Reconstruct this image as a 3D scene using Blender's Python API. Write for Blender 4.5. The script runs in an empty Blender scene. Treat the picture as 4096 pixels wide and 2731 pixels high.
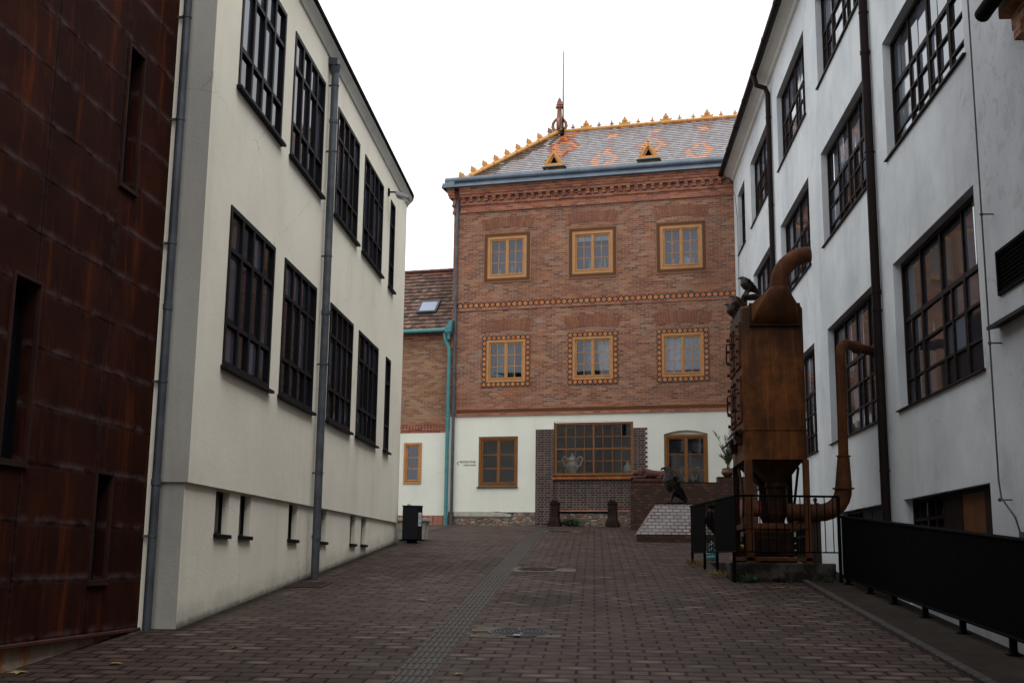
import bpy, bmesh, math, random
from mathutils import Vector, Matrix, noise as mnoise
R = math.radians
rnd = random.Random(11)
scene = bpy.context.scene
col = scene.collection

# ------------------------------------------------------------------ mesh builder
class MB:
    def __init__(s, M=None):
        s.v = []; s.f = []; s.c = []; s.M = M
    def add(s, vs, fs, c=None):
        b = len(s.v)
        for p in vs:
            p = Vector(p)
            s.v.append(tuple(s.M @ p if s.M else p))
        for f in fs:
            s.f.append(tuple(b + i for i in f)); s.c.append(c)
    def box(s, x0, x1, y0, y1, z0, z1, c=None):
        s.add([(x0,y0,z0),(x1,y0,z0),(x1,y1,z0),(x0,y1,z0),(x0,y0,z1),(x1,y0,z1),(x1,y1,z1),(x0,y1,z1)],
              [(0,3,2,1),(4,5,6,7),(0,1,5,4),(1,2,6,5),(2,3,7,6),(3,0,4,7)], c)
    def quad(s, a, b, c_, d, c=None):
        s.add([a,b,c_,d], [(0,1,2,3)], c)
    def rings(s, rings, close=True, cap=True, c=None):
        n = len(rings[0]); vs = [p for r in rings for p in r]; fs = []
        for i in range(len(rings)-1):
            for j in range(n if close else n-1):
                k = (j+1) % n
                fs.append((i*n+j, i*n+k, (i+1)*n+k, (i+1)*n+j))
        if cap and close:
            fs.append(tuple(range(n-1,-1,-1))); fs.append(tuple((len(rings)-1)*n+j for j in range(n)))
        s.add(vs, fs, c)
    def tube(s, pts, r, n=10, cap=True, c=None, sx=1.0, up=None):
        pts = [Vector(p) for p in pts]; m = len(pts)
        rad = r if isinstance(r,(list,tuple)) else [r]*m
        t0 = (pts[1]-pts[0]).normalized()
        ref = Vector(up) if up else (Vector((0,0,1)) if abs(t0.z) < .9 else Vector((0,1,0)))
        a = t0.cross(ref).normalized(); out = []
        for i in range(m):
            t = (pts[min(i+1,m-1)]-pts[max(i-1,0)]).normalized()
            a = (a - t*a.dot(t)).normalized(); b = t.cross(a)
            ri = rad[i]; rx, ry = ri if isinstance(ri,(list,tuple)) else (ri*sx, ri)
            out.append([pts[i]+a*(rx*math.cos(2*math.pi*k/n))+b*(ry*math.sin(2*math.pi*k/n)) for k in range(n)])
        s.rings(out, True, cap, c)
    def lathe(s, prof, cx=0, cy=0, n=20, c=None):
        s.rings([[(cx+r*math.cos(2*math.pi*k/n), cy+r*math.sin(2*math.pi*k/n), z) for k in range(n)] for r, z in prof], True, True, c)
    def prism(s, poly, axis, a0, a1, c=None):
        def mk(p, a):
            return (a,p[0],p[1]) if axis == 'x' else ((p[0],a,p[1]) if axis == 'y' else (p[0],p[1],a))
        s.rings([[mk(p,a0) for p in poly],[mk(p,a1) for p in poly]], True, True, c)
    def ball(s, c0, r, n=10, m=7, c=None):
        rx, ry, rz = r if isinstance(r,(list,tuple)) else (r,r,r)
        s.rings([[(c0[0]+rx*math.sin(t)*math.cos(2*math.pi*k/n), c0[1]+ry*math.sin(t)*math.sin(2*math.pi*k/n), c0[2]-rz*math.cos(t)) for k in range(n)]
                 for t in [math.pi*(i+.02)/(m-.96+.96) if False else math.pi*min(max(i/(m-1),.02),.98) for i in range(m)]], True, True, c)
    def mesh(s, name, m, smooth=False, bevel=0, autos=None):
        me = bpy.data.meshes.new(name); me.from_pydata(s.v, [], s.f)
        bm = bmesh.new(); bm.from_mesh(me)
        bmesh.ops.recalc_face_normals(bm, faces=bm.faces)
        bm.to_mesh(me); bm.free()
        if any(c is not None for c in s.c):
            ca = me.color_attributes.new('tint', 'FLOAT_COLOR', 'CORNER')
            for p in me.polygons:
                c = s.c[p.index] or (1,1,1)
                for li in p.loop_indices: ca.data[li].color = (c[0],c[1],c[2],1)
        me.materials.append(m)
        if smooth:
            for p in me.polygons: p.use_smooth = True
            if autos: me.set_sharp_from_angle(angle=R(autos))
        me.update()
        return me
    def build(s, name, m, parent=None, smooth=False, bevel=0, autos=35, remesh=0):
        me = s.mesh(name, m, smooth, 0, autos if not remesh else None)
        o = bpy.data.objects.new(name, me); col.objects.link(o)
        if parent: o.parent = parent
        if bevel:
            b = o.modifiers.new('bevel','BEVEL'); b.width = bevel; b.segments = 2; b.limit_method = 'ANGLE'; b.angle_limit = R(40)
        if remesh:
            md = o.modifiers.new('remesh','REMESH'); md.mode = 'VOXEL'; md.voxel_size = remesh; md.use_smooth_shade = True
            sm = o.modifiers.new('smooth','SMOOTH'); sm.iterations = 2; sm.factor = .4
            bpy.context.view_layer.update()
            ev = o.evaluated_get(bpy.context.evaluated_depsgraph_get())
            me2 = bpy.data.meshes.new_from_object(ev); o.modifiers.clear(); o.data = me2
            if not me2.materials: me2.materials.append(m)
            for p in me2.polygons: p.use_smooth = True
        return o

def empty(name, label, cat, loc=(0,0,0), rz=0, group=None, rot=None):
    o = bpy.data.objects.new(name, None); col.objects.link(o)
    o.location = loc; o.rotation_euler = rot if rot else (0,0,rz); o.empty_display_size = .2
    return tag(o, label, cat, group)
def tag(o, label, cat, group=None):
    o['label'] = label; o['category'] = cat
    if group: o['group'] = group
    return o
def struct(o):
    o['kind'] = 'structure'; return o
def copy_tree(o, parent=None):
    c = o.copy(); col.objects.link(c); c.parent = parent
    for ch in list(o.children): copy_tree(ch, c)
    return c

# ------------------------------------------------------------------ node helper
class V:
    def __init__(s, nt, sock): s.nt = nt; s.k = sock
    def _m(s, op, *o):
        n = s.nt.nodes.new('ShaderNodeMath'); n.operation = op
        for i, a in enumerate((s,)+o):
            if isinstance(a, V): s.nt.links.new(a.k, n.inputs[i])
            else: n.inputs[i].default_value = a
        return V(s.nt, n.outputs[0])
    def __add__(s,o): return s._m('ADD',o)
    def __sub__(s,o): return s._m('SUBTRACT',o)
    def __mul__(s,o): return s._m('MULTIPLY',o)
    def __truediv__(s,o): return s._m('DIVIDE',o)
    def abs(s): return s._m('ABSOLUTE')
    def fract(s): return s._m('FRACT')
    def floor(s): return s._m('FLOOR')
    def max(s,o): return s._m('MAXIMUM',o)
    def min(s,o): return s._m('MINIMUM',o)
    def gt(s,o): return s._m('GREATER_THAN',o)
    def lt(s,o): return s._m('LESS_THAN',o)
    def inv(s): return (s*-1)+1
    def map(s, a, b, c=0., d=1.):
        n = s.nt.nodes.new('ShaderNodeMapRange'); n.interpolation_type = 'SMOOTHSTEP'
        s.nt.links.new(s.k, n.inputs[0])
        for i, x in enumerate((a,b,c,d)): n.inputs[i+1].default_value = x
        return V(s.nt, n.outputs[0])
class MT:
    def __init__(s, name, rough=.7, spec=.3, metal=0.):
        s.m = bpy.data.materials.new(name); s.m.use_nodes = True; s.nt = s.m.node_tree
        s.b = s.nt.nodes['Principled BSDF']
        s.b.inputs['Roughness'].default_value = rough; s.b.inputs['Specular IOR Level'].default_value = spec
        s.b.inputs['Metallic'].default_value = metal
        tc = s.nt.nodes.new('ShaderNodeTexCoord'); s.obj = tc.outputs['Object']
        sp = s.nt.nodes.new('ShaderNodeSeparateXYZ'); s.nt.links.new(s.obj, sp.inputs[0])
        s.x, s.y, s.z = (V(s.nt, sp.outputs[i]) for i in range(3))
    def vec(s, x, y, z=0.):
        n = s.nt.nodes.new('ShaderNodeCombineXYZ')
        for i, a in enumerate((x,y,z)):
            if isinstance(a, V): s.nt.links.new(a.k, n.inputs[i])
            else: n.inputs[i].default_value = a
        return n.outputs[0]
    def noise(s, scale, detail=4, rough=.55, vec=None, sc=None, dist=0):
        n = s.nt.nodes.new('ShaderNodeTexNoise'); n.inputs['Scale'].default_value = scale
        n.inputs['Detail'].default_value = detail; n.inputs['Roughness'].default_value = rough; n.inputs['Distortion'].default_value = dist
        v = vec or s.obj
        if sc: v = s.vec(s.x*sc[0], s.y*sc[1], s.z*sc[2])
        s.nt.links.new(v, n.inputs['Vector'])
        return V(s.nt, n.outputs['Fac'])
    def voro(s, scale, vec=None, feat='F1', out='Distance', rand=1.):
        n = s.nt.nodes.new('ShaderNodeTexVoronoi'); n.feature = feat; n.inputs['Scale'].default_value = scale
        n.inputs['Randomness'].default_value = rand
        s.nt.links.new(vec or s.obj, n.inputs['Vector'])
        return V(s.nt, n.outputs[out]) if out != 'Color' else n.outputs['Color']
    def mix(s, f, a, b, mode='MIX'):
        n = s.nt.nodes.new('ShaderNodeMix'); n.data_type = 'RGBA'; n.blend_type = mode
        def put(i, x):
            if isinstance(x, V): s.nt.links.new(x.k, n.inputs[i])
            elif isinstance(x, (tuple,list)): n.inputs[i].default_value = (x[0],x[1],x[2],1)
            elif isinstance(x, (int,float)): n.inputs[i].default_value = x
            else: s.nt.links.new(x, n.inputs[i])
        put(0, f); put(6, a); put(7, b)
        return n.outputs[2]
    def ramp(s, f, stops, interp='LINEAR'):
        n = s.nt.nodes.new('ShaderNodeValToRGB'); n.color_ramp.interpolation = interp
        e = n.color_ramp.elements
        while len(e) < len(stops): e.new(.5)
        for i, (p, c) in enumerate(stops): e[i].position = p; e[i].color = (c[0],c[1],c[2],1)
        s.nt.links.new(f.k if isinstance(f, V) else f, n.inputs[0])
        return n.outputs[0]
    def attr(s, name='tint'):
        n = s.nt.nodes.new('ShaderNodeAttribute'); n.attribute_name = name; return n.outputs['Color']
    def objrand(s):
        n = s.nt.nodes.new('ShaderNodeObjectInfo'); return V(s.nt, n.outputs['Random'])
    def brick(s, bw, bh, mortar, vec, off=.5, sm=.1, freq=2, squash=1.):
        n = s.nt.nodes.new('ShaderNodeTexBrick'); n.offset = off; n.offset_frequency = freq; n.squash = squash; n.squash_frequency = 2
        n.inputs['Color1'].default_value = (0,0,0,1); n.inputs['Color2'].default_value = (1,1,1,1); n.inputs['Mortar'].default_value = (.5,.5,.5,1)
        n.inputs['Scale'].default_value = 1; n.inputs['Mortar Size'].default_value = mortar; n.inputs['Mortar Smooth'].default_value = sm
        n.inputs['Bias'].default_value = 0; n.inputs['Brick Width'].default_value = bw; n.inputs['Row Height'].default_value = bh
        s.nt.links.new(vec, n.inputs['Vector'])
        sp = s.nt.nodes.new('ShaderNodeSeparateColor'); s.nt.links.new(n.outputs['Color'], sp.inputs[0])
        return V(s.nt, sp.outputs[0]), V(s.nt, n.outputs['Fac'])
    def color(s, c):
        if isinstance(c, (tuple,list)): s.b.inputs['Base Color'].default_value = (c[0],c[1],c[2],1)
        else: s.nt.links.new(c, s.b.inputs['Base Color'])
    def rough(s, v): s.nt.links.new(v.k, s.b.inputs['Roughness'])
    def bump(s, h, strength=.3, dist=.02):
        n = s.nt.nodes.new('ShaderNodeBump'); n.inputs['Strength'].default_value = strength; n.inputs['Distance'].default_value = dist
        s.nt.links.new(h.k, n.inputs['Height']); s.nt.links.new(n.outputs[0], s.b.inputs['Normal'])

# ------------------------------------------------------------------ materials
def plaster(name, c, c2, grime=(.2,.19,.17), amt=.35, peel=None, base=None, crack=.35):
    t = MT(name, .9, .15)
    n1 = t.noise(.55, 5, .6); n2 = t.noise(6, 6, .65); st = t.noise(1, 4, .6, sc=(2.2,2.2,.22))
    k = t.mix(n1.map(.35,.7), c, c2)
    k = t.mix(st.map(.52,.8)*amt, k, grime)
    k = t.mix(n2.map(.62,.8)*.18, k, grime)
    if peel:
        dx, dz = t.x-peel[0], t.z-peel[1]
        d = (dx*dx*.55 + dz*dz*.16)._m('SQRT')
        w_ = t.noise(.9,4,.6)
        pm = (t.noise(4.2, 7, .75, dist=.8) + w_*.35 - d*.085 - .665).map(.0,.035)
        k = t.mix(pm*.4, k, (.28,.26,.265))
        k = t.mix((d*-.35 + 1. + (w_-.5)*1.2).map(.1,.9)*.5, k, (.34,.34,.375))
        cr = t.noise(1.3, 5, .6)
        k = t.mix(cr.map(.53,.75)*.45, k, (.33,.335,.36))
    # rain streaks, wider and softer
    s2 = t.noise(1, 5, .7, sc=(1.1,1.1,.10), dist=.4)
    k = t.mix(s2.map(.50,.72)*.10, k, grime)
    # hairline cracks in a few places
    wx = (t.noise(2.2,4,.6)-.5)*.5
    ce = t.voro(.55, t.vec(t.x + t.y + wx, t.z*1.6 + wx), 'DISTANCE_TO_EDGE')
    k = t.mix(ce.map(.0,.0055,1,0)*t.noise(.8,3).map(.52,.62)*crack, k, [x*.35 for x in grime])
    if base:
        hgt = t.z - t.x*base + (t.noise(1.8,5,.7)-.5)*.55
        k = t.mix(hgt.map(.02,.34,1,0)*.42, k, [x*.66 for x in grime])
        k = t.mix((t.z - t.x*base + (n2-.5)*.10).map(.0,.09,1,0)*.8, k, [x*.22 for x in grime])
    t.color(k)
    t.bump(n2*.35 + t.noise(40,3)*.25 + n1*.9, .35, .03)
    return t.m
def metal(name, c, c2, rough=.45, sc=8, met=0., spec=.4):
    t = MT(name, rough, spec, met); n = t.noise(sc, 5, .6)
    t.color(t.mix(n.map(.35,.7), c, c2)); t.bump(n, .08, .01); return t.m
def rust(name, dark, mid, hot, streak=.6, soot=False):
    t = MT(name, .8, .10)
    n = t.noise(2.2, 6, .65); s = t.noise(1, 5, .65, sc=(9,9,.7)); f = t.noise(22, 5, .7)
    k = t.mix(n.map(.35,.68), dark, mid)
    k = t.mix(s.map(.48,.75)*streak, k, hot)
    k = t.mix(f.map(.55,.8)*.5, k, dark)
    k = t.mix((t.noise(1, 5, .7, sc=(14,14,1.2)).map(.66,.78))*.35, k, (.33,.27,.25))
    if soot:
        sm_ = t.z + (t.noise(1,5,.7,sc=(7,7,.6))-.5)*1.1
        k = t.mix(sm_.map(3.15,3.75)*t.z.lt(3.93)*.85, k, (.018,.010,.007))
        bl = t.noise(1,5,.7,sc=(11,11,1.1)).map(.60,.72)
        k = t.mix(bl*t.noise(2.,3).map(.5,.65)*.6, k, (.30,.29,.33))
    t.color(k); t.bump(f + n, .25, .01); t.rough(f.map(.3,.7,.55,.85)); return t.m
def bricks(name, stops, mortar, bw=.25, bh=.075, ms=.008, rough=.85, wob=.012, bump=.5, patch=None, spec=.2, vert=False, front=False, bond=False):
    t = MT(name, rough, spec)
    wn = t.noise(5, 3, .6)*2 - 1.; wn2 = t.noise(2.3, 3, .6)*2 - 1.
    a, b = (t.x if front else t.x + t.y), t.z
    if vert: a, b = t.z, t.x + t.y
    v = t.vec(a + wn*wob, b + wn2*wob)
    r, f = t.brick(bw, bh, ms, v, sm=.25, off=.25 if bond else .5, squash=.5 if bond else 1.)
    fine = t.noise(18, 5, .65)
    k = t.ramp((r*.80 + fine*.60 - .20), stops)
    k = t.mix(fine.map(.55,.8)*.35, k, [x*.45 for x in stops[0][1]])
    k = t.mix(f*(t.noise(1.1,4).map(.3,.7,.55,1.)), k, mortar)
    if patch:
        pm = t.noise(1.5, 6, .74, dist=.4).map(.56,.68)
        k = t.mix(pm*.70, k, patch)
        k = t.mix(t.noise(.5,5,.7).map(.42,.7)*.5, k, (.13,.055,.030))
        k = t.mix(t.noise(1.1,5,.7,sc=(.6,.6,1.6)).map(.56,.70)*.4, k, (.36,.14,.06))
    t.color(k)
    t.bump((f*-1 + fine*.4 + r*.3), bump, .012)
    return t.m
def flat(name, c, rough=.6, spec=.3, met=0., var=.15, sc=9):
    t = MT(name, rough, spec, met); n = t.noise(sc, 4, .6)
    t.color(t.mix(n.map(.3,.75), [x*(1-var) for x in c], [x*(1+var) for x in c])); t.bump(n,.06,.01); return t.m
def glass_opaque(name, c, ior=1.7, rough=.05):
    t = MT(name, rough, .5); t.b.inputs['IOR'].default_value = ior; t.b.inputs['Specular Tint'].default_value = (.68,.84,1.,1)
    t.color(t.mix(1.0, t.attr(), c, 'MULTIPLY')); t.bump(t.noise(2.5,2), .02, .02); return t.m
def glass_clear(name, tint=(.75,.78,.8)):
    m = bpy.data.materials.new(name); m.use_nodes = True; nt = m.node_tree; nt.nodes.clear()
    o = nt.nodes.new('ShaderNodeOutputMaterial'); mx = nt.nodes.new('ShaderNodeMixShader')
    tr = nt.nodes.new('ShaderNodeBsdfTransparent'); tr.inputs[0].default_value = (*tint,1)
    gl = nt.nodes.new('ShaderNodeBsdfGlossy'); gl.inputs['Roughness'].default_value = .03; gl.inputs['Color'].default_value = (.85,.9,1,1)
    fr = nt.nodes.new('ShaderNodeFresnel'); fr.inputs[0].default_value = 1.75
    nt.links.new(fr.outputs[0], mx.inputs[0]); nt.links.new(tr.outputs[0], mx.inputs[1]); nt.links.new(gl.outputs[0], mx.inputs[2]); nt.links.new(mx.outputs[0], o.inputs[0])
    return m

M = {}
M['plaster_cream'] = plaster('cream_plaster', (.83,.79,.67), (.76,.715,.605), (.43,.395,.33), .24)
M['plaster_base'] = plaster('cream_plaster_base', (.82,.78,.66), (.74,.695,.59), (.40,.37,.305), .26, base=.0806)
M['plaster_end'] = plaster('end_wall_plaster', (.36,.35,.32), (.30,.29,.27), (.15,.145,.14), .35)  # end wall tone, greyer and darker than the lane front
M['plaster_white'] = plaster('white_plaster', (.63,.665,.68), (.50,.53,.555), (.32,.33,.345), .36, peel=(-12.35,6.9))
M['plaster_house'] = plaster('ivory_plaster', (.70,.71,.62), (.64,.65,.575), (.42,.41,.36), .2)
M['cornice'] = plaster('cornice_plaster', (.66,.645,.60), (.58,.57,.53), (.3,.29,.27), .35)
M['black_frame'] = flat('black_frame_paint', (.006,.006,.008), .55, .10)
M['zinc'] = metal('zinc_sheet', (.05,.056,.066), (.085,.095,.108), .5, 3, .25, .2)
M['zinc_roof'] = metal('blue_grey_zinc', (.11,.14,.175), (.155,.19,.225), .4, 2, .3, .3)
M['teal'] = metal('teal_painted_metal', (.055,.19,.20), (.08,.23,.24), .5, 5, 0, .2)
M['brown_metal'] = metal('brown_painted_metal', (.011,.006,.006), (.018,.009,.009), .6, 5, 0, .12)
M['brown_wood'] = metal('weathered_brown_wood', (.009,.006,.005), (.022,.014,.011), .7, 14, 0, .12)
M['dark_metal'] = flat('anthracite_metal', (.0028,.0028,.0038), .8, .04)
M['bin_metal'] = flat('anthracite_bin_paint', (.007,.007,.010), .5, .15)
M['ochre'] = metal('ochre_wood', (.43,.215,.082), (.37,.175,.065), .5, 5, 0, .15)
M['ochre_dark'] = metal('brown_ochre_wood', (.205,.088,.026), (.165,.068,.02), .5, 5, 0, .12)
M['interior'] = flat('dark_interior', (.030,.030,.038), .9, .0, var=.05)
M['interior_reflect'] = flat('reflection_blue_interior', (.17,.185,.25), .9, .0, var=.05)  # bluish reflection of the panes put into the room colour
M['blind'] = flat('white_blind', (.55,.56,.58), .9, .0)
M['curtain'] = flat('grey_curtain', (.30,.31,.34), .9, .05)
M['curtain_dim'] = flat('dim_mauve_curtain', (.11,.11,.125), .9, .0)
M['curtain_green'] = flat('green_curtain', (.07,.11,.09), .9, .05)
M['porcelain'] = flat('white_porcelain', (.46,.50,.47), .3, .4, var=.2)
M['porcelain_grey'] = flat('grey_porcelain', (.30,.31,.27), .4, .4, var=.45, sc=30)
M['glass'] = glass_opaque('window_glass', (.028,.030,.037), 1.82)
M['glass_left'] = glass_opaque('tinted_window_glass', (.008,.0085,.012), 1.28, .03)
M['pane'] = glass_clear('clear_pane')
M['rust_wall_trim'] = rust('rust_trim', (.022,.010,.008), (.036,.014,.010), (.055,.018,.010), .3)
M['rust_body'] = rust('rusty_sheet', (.052,.020,.008), (.140,.048,.012), (.255,.082,.017), .8, soot=True)
M['rust_dark'] = rust('dark_rusty_steel', (.016,.008,.005), (.036,.014,.008), (.07,.024,.009), .4)
M['rust_pipe'] = rust('rusty_pipe', (.048,.019,.009), (.100,.036,.013), (.165,.056,.016), .55)
M['rust_rail'] = rust('red_brown_rust_trim', (.045,.018,.014), (.08,.032,.024), (.11,.042,.025), .3)

# corten panels
t = MT('corten_panels', .75, .04)
PX, PZ, OX, OZ = 1.36, .487, 9.405, .98
wob = (t.noise(2.2,4,.6)-.5)*.03
fx = ((t.x-OX)/PX).fract(); fz = ((t.z-OZ+wob)/PZ).fract()
ex = ((fx-.5).abs()*-1+.5)*PX; ez = fz*PZ; ez2 = (fz.inv())*PZ
pid = ((t.x-OX)/PX).floor()*3.7 + ((t.z-OZ)/PZ).floor()*7.3
pr = t.noise(1.3, 2, .5, vec=t.vec(pid, pid*.37))
n = t.noise(1.6,6,.65); st = t.noise(1,6,.75,sc=(3.6,3.6,.42),dist=.3); st2 = t.noise(1,4,.7,sc=(2.6,2.6,.3))
k = t.mix(n.map(.35,.7), (.022,.0068,.0046), (.042,.0118,.0068))
k = t.mix(pr.map(.35,.65)*.45, k, (.013,.005,.004))
k = t.mix(st.map(.47,.66)*st2.map(.42,.62)*.8, k, (.105,.024,.0065))
lav = t.noise(3.5,5,.7,sc=(1,1,2.))
k = t.mix(ez.map(.0,.10,1,0)*lav.map(.40,.62)*.7, k, (.125,.085,.085))
k = t.mix(ez2.map(.0,.035,1,0)*lav.map(.42,.66)*.35, k, (.068,.044,.045))
k = t.mix((ex*-1+.06).map(.0,.05)*lav.map(.45,.65)*.35, k, (.09,.055,.05))
k = t.mix(ex.map(.0,.020,1,0)*.85, k, (.005,.003,.003))
k = t.mix(ez.map(.0,.014,1,0)*.85, k, (.005,.003,.003))
t.color(k); t.bump(n*.5 + t.noise(26,4)*.12 + ez.map(0,.03,0,1)*.8 + ex.map(0,.02,0,1)*.4, .4, .02)
M['corten'] = t.m

OLD = [(0.,(.060,.028,.021)),(.22,(.165,.060,.036)),(.5,(.242,.086,.046)),(.78,(.295,.130,.070)),(1.,(.355,.205,.12))]
M['brick_old'] = bricks('old_red_brick', OLD, (.255,.225,.18), .25, .072, .0115, patch=(.24,.21,.17), wob=.012)
M['brick_pale'] = bricks('pale_old_brick', [(0.,(.13,.06,.036)),(.35,(.22,.095,.05)),(.7,(.29,.155,.085)),(1.,(.34,.22,.125))], (.25,.21,.165), .25,.072,.0105, patch=(.24,.19,.14), wob=.008)
M['brick_trim'] = bricks('sharp_red_brick', [(0.,(.15,.045,.03)),(.4,(.27,.085,.047)),(.75,(.33,.12,.06)),(1.,(.38,.19,.095))], (.29,.25,.22), .26, .076, .007, wob=.004)
M['brick_soldier'] = bricks('upright_red_brick', [(0.,(.18,.06,.04)),(.5,(.28,.10,.055)),(1.,(.36,.17,.10))], (.28,.24,.2), .3, .085, .008, vert=True, wob=.006)
M['brick_dark'] = bricks('dark_glazed_brick', [(0.,(.018,.012,.013)),(.45,(.034,.018,.017)),(.8,(.068,.028,.021)),(1.,(.12,.046,.029))], (.25,.225,.20), .234, .0745, .0068, .45, .001, .4, spec=.25, front=True, bond=True)
M['brick_brown'] = bricks('brown_garden_brick', [(0.,(.042,.022,.014)),(.5,(.062,.030,.020)),(.8,(.085,.045,.032)),(1.,(.13,.08,.065))], (.016,.009,.007), .155, .0795, .008, .6, .001, .5, spec=.2)
M['brick_whiteface'] = bricks('greyish_white_glazed_brick', [(0.,(.15,.13,.125)),(.5,(.20,.178,.172)),(1.,(.25,.225,.22))], (.03,.016,.013), .168, .0765, .016, .5, .001, .5, spec=.25, front=True)
# radial arch brick, done with angle coordinate is overkill: soldier coursing
# rubble stone
t = MT('rubble_stone', .9, .15)
v = t.vec((t.x+t.y)*1. + (t.noise(3,3)-.5)*.25, t.z*1.9)
d = t.voro(5.2, v, 'DISTANCE_TO_EDGE'); cc = t.voro(5.2, v, 'F1', 'Color')
sp = t.nt.nodes.new('ShaderNodeSeparateColor'); t.nt.links.new(cc, sp.inputs[0]); rv = V(t.nt, sp.outputs[0])
k = t.ramp(rv, [(0.,(.12,.09,.07)),(.4,(.22,.18,.14)),(.7,(.30,.25,.20)),(.85,(.26,.10,.055)),(1.,(.36,.31,.25))])
k = t.mix(t.noise(14,5,.7).map(.4,.75)*.5, k, (.10,.08,.06))
k = t.mix(d.map(.02,.09,1,0)*.85, k, (.115,.095,.08)); t.color(k); t.bump(d.map(0,.15)+t.noise(20,4)*.4, .7, .04)
M['rubble'] = t.m

# paving
def paving(name):
    t = MT(name, .62, .06)
    w = (t.noise(1.7,3,.6)-.5)
    v = t.vec(t.x + w*.010, t.y + (t.noise(1.1,3,.6)-.5)*.014)
    r, f = t.brick(.300, .19, .0135, v, sm=.2)
    # distance to the middle of each block for the worn, paler centres
    row = (t.y/.19).floor()
    odd = ((row*.5).fract()*2.).inv()
    bx = ((t.x + odd*.15)/.300).fract() - .5; by = (t.y/.19).fract() - .5
    big = t.noise(.33, 4, .6); fine = t.noise(40, 4, .7); mid = t.noise(5, 5, .65)
    k = t.ramp(r*.8 + mid*.3 - .05, [(0.,(.038,.0240,.0200)),(.35,(.052,.0338,.0282)),(.65,(.060,.0400,.0332)),(.85,(.072,.051,.043)),(1.,(.067,.052,.043))])
    wear = (by.abs().map(.15,.42,1,0))*((bx + (mid-.5)*.5).abs().map(.15,.46,1,0))
    sel = t.noise(2.6, 3, .7, vec=t.vec(row*.77 + r*5., ((t.x + odd*.15)/.300).floor()*.61))
    k = t.mix(wear*sel.map(.50,.62)*big.map(.34,.58)*.72, k, (.185,.130,.108))
    k = t.mix(big.map(.42,.75)*.45, k, (.030,.024,.023))
    k = t.mix(mid.map(.6,.8)*.5, k, (.024,.019,.018))
    k = t.mix(f, k, (.005,.004,.0035))
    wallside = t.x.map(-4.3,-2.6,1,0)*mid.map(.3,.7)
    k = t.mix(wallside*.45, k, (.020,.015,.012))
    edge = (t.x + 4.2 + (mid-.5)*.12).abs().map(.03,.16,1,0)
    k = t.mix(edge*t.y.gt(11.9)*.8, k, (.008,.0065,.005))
    tyre = ((t.x+2.75).abs().map(.1,.55,1,0)).max((t.x-1.1).abs().map(.1,.6,1,0))*t.noise(.8,4,.6,sc=(3,.25,1)).map(.35,.65)
    k = t.mix(tyre*.25, k, (.020,.015,.013))
    moss = f*t.noise(.7,4,.65).map(.54,.66)
    k = t.mix(moss*.6, k, (.022,.030,.010))
    t.color(k); t.bump(f*-1. + wear*.25 + fine*.22 + mid*.3 + r*.35, .55, .012)
    t.rough((mid*.5+big*.5).map(.35,.65,.42,.72))
    return t.m
M['paving'] = paving('clay_block_paving')
t = MT('guide_strip', .65, .3); mid = t.noise(6,5,.65); r, f = t.brick(.30,.30,.006,t.vec(t.x+1.62,t.y),off=0.)
k = t.ramp(r*.7+mid*.4-.05, [(0.,(.022,.0165,.0138)),(.5,(.032,.0255,.0208)),(1.,(.045,.038,.031))]); k = t.mix(f,k,(.01,.008,.007))
t.color(k); t.bump(mid+t.noise(40,3)*.4,.3,.01); M['guide'] = t.m
t = MT('rib_wear', .6, .3); mid = t.noise(3,5,.65)
t.color(t.ramp(mid, [(.3,(.027,.0215,.0175)),(.6,(.040,.034,.027)),(.8,(.060,.051,.040))])); M['guide_rib'] = t.m
t = MT('stained_concrete', .9, .15); n = t.noise(2.4,6,.7); f = t.noise(25,4,.6)
k = t.ramp(n, [(.3,(.009,.007,.006)),(.5,(.016,.013,.010)),(.64,(.070,.063,.055)),(.8,(.03,.026,.021))]); t.color(t.mix(f.map(.5,.8)*.4,k,(.015,.012,.01))); t.bump(n+f*.5,.5,.02); M['concrete'] = t.m
t = MT('pale_concrete', .9, .15); n = t.noise(3,6,.7); s_ = t.noise(1,4,.65,sc=(5,5,.5))
k = t.mix(n.map(.35,.7),(.40,.33,.25),(.25,.20,.155)); k = t.mix(s_.map(.52,.66)*.85,k,(.34,.12,.03)); t.color(t.mix(t.noise(9,5,.7).map(.6,.75)*.8,k,(.06,.05,.045))); t.bump(n,.5,.02); M['plinth'] = t.m
t = MT('planter_concrete', .9, .15); n = t.noise(7,6,.7); t.color(t.mix(n.map(.4,.8),(.42,.41,.35),(.22,.21,.18))); t.bump(n,.4,.01); M['planter'] = t.m
t = MT('dirt_path', .95, .1); n = t.noise(2.5,6,.7); f = t.noise(30,4,.7)
k = t.ramp(n, [(.3,(.016,.012,.010)),(.55,(.028,.022,.018)),(.75,(.042,.034,.028))]); t.color(t.mix(f.map(.6,.8)*.5,k,(.05,.042,.03))); t.bump(n+f*.6,.6,.02); M['path'] = t.m
M['kerb'] = flat('kerb_stone', (.045,.040,.035), .85, .2, var=.4, sc=14)
M['iron'] = flat('cast_iron', (.028,.028,.033), .4, .35, .3, .35)
M['iron_rust'] = flat('rusty_cast_iron', (.03,.019,.016), .7, .2, var=.4)
M['pale_stone'] = flat('pale_paver', (.12,.098,.075), .8, .15, var=.25)

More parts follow.
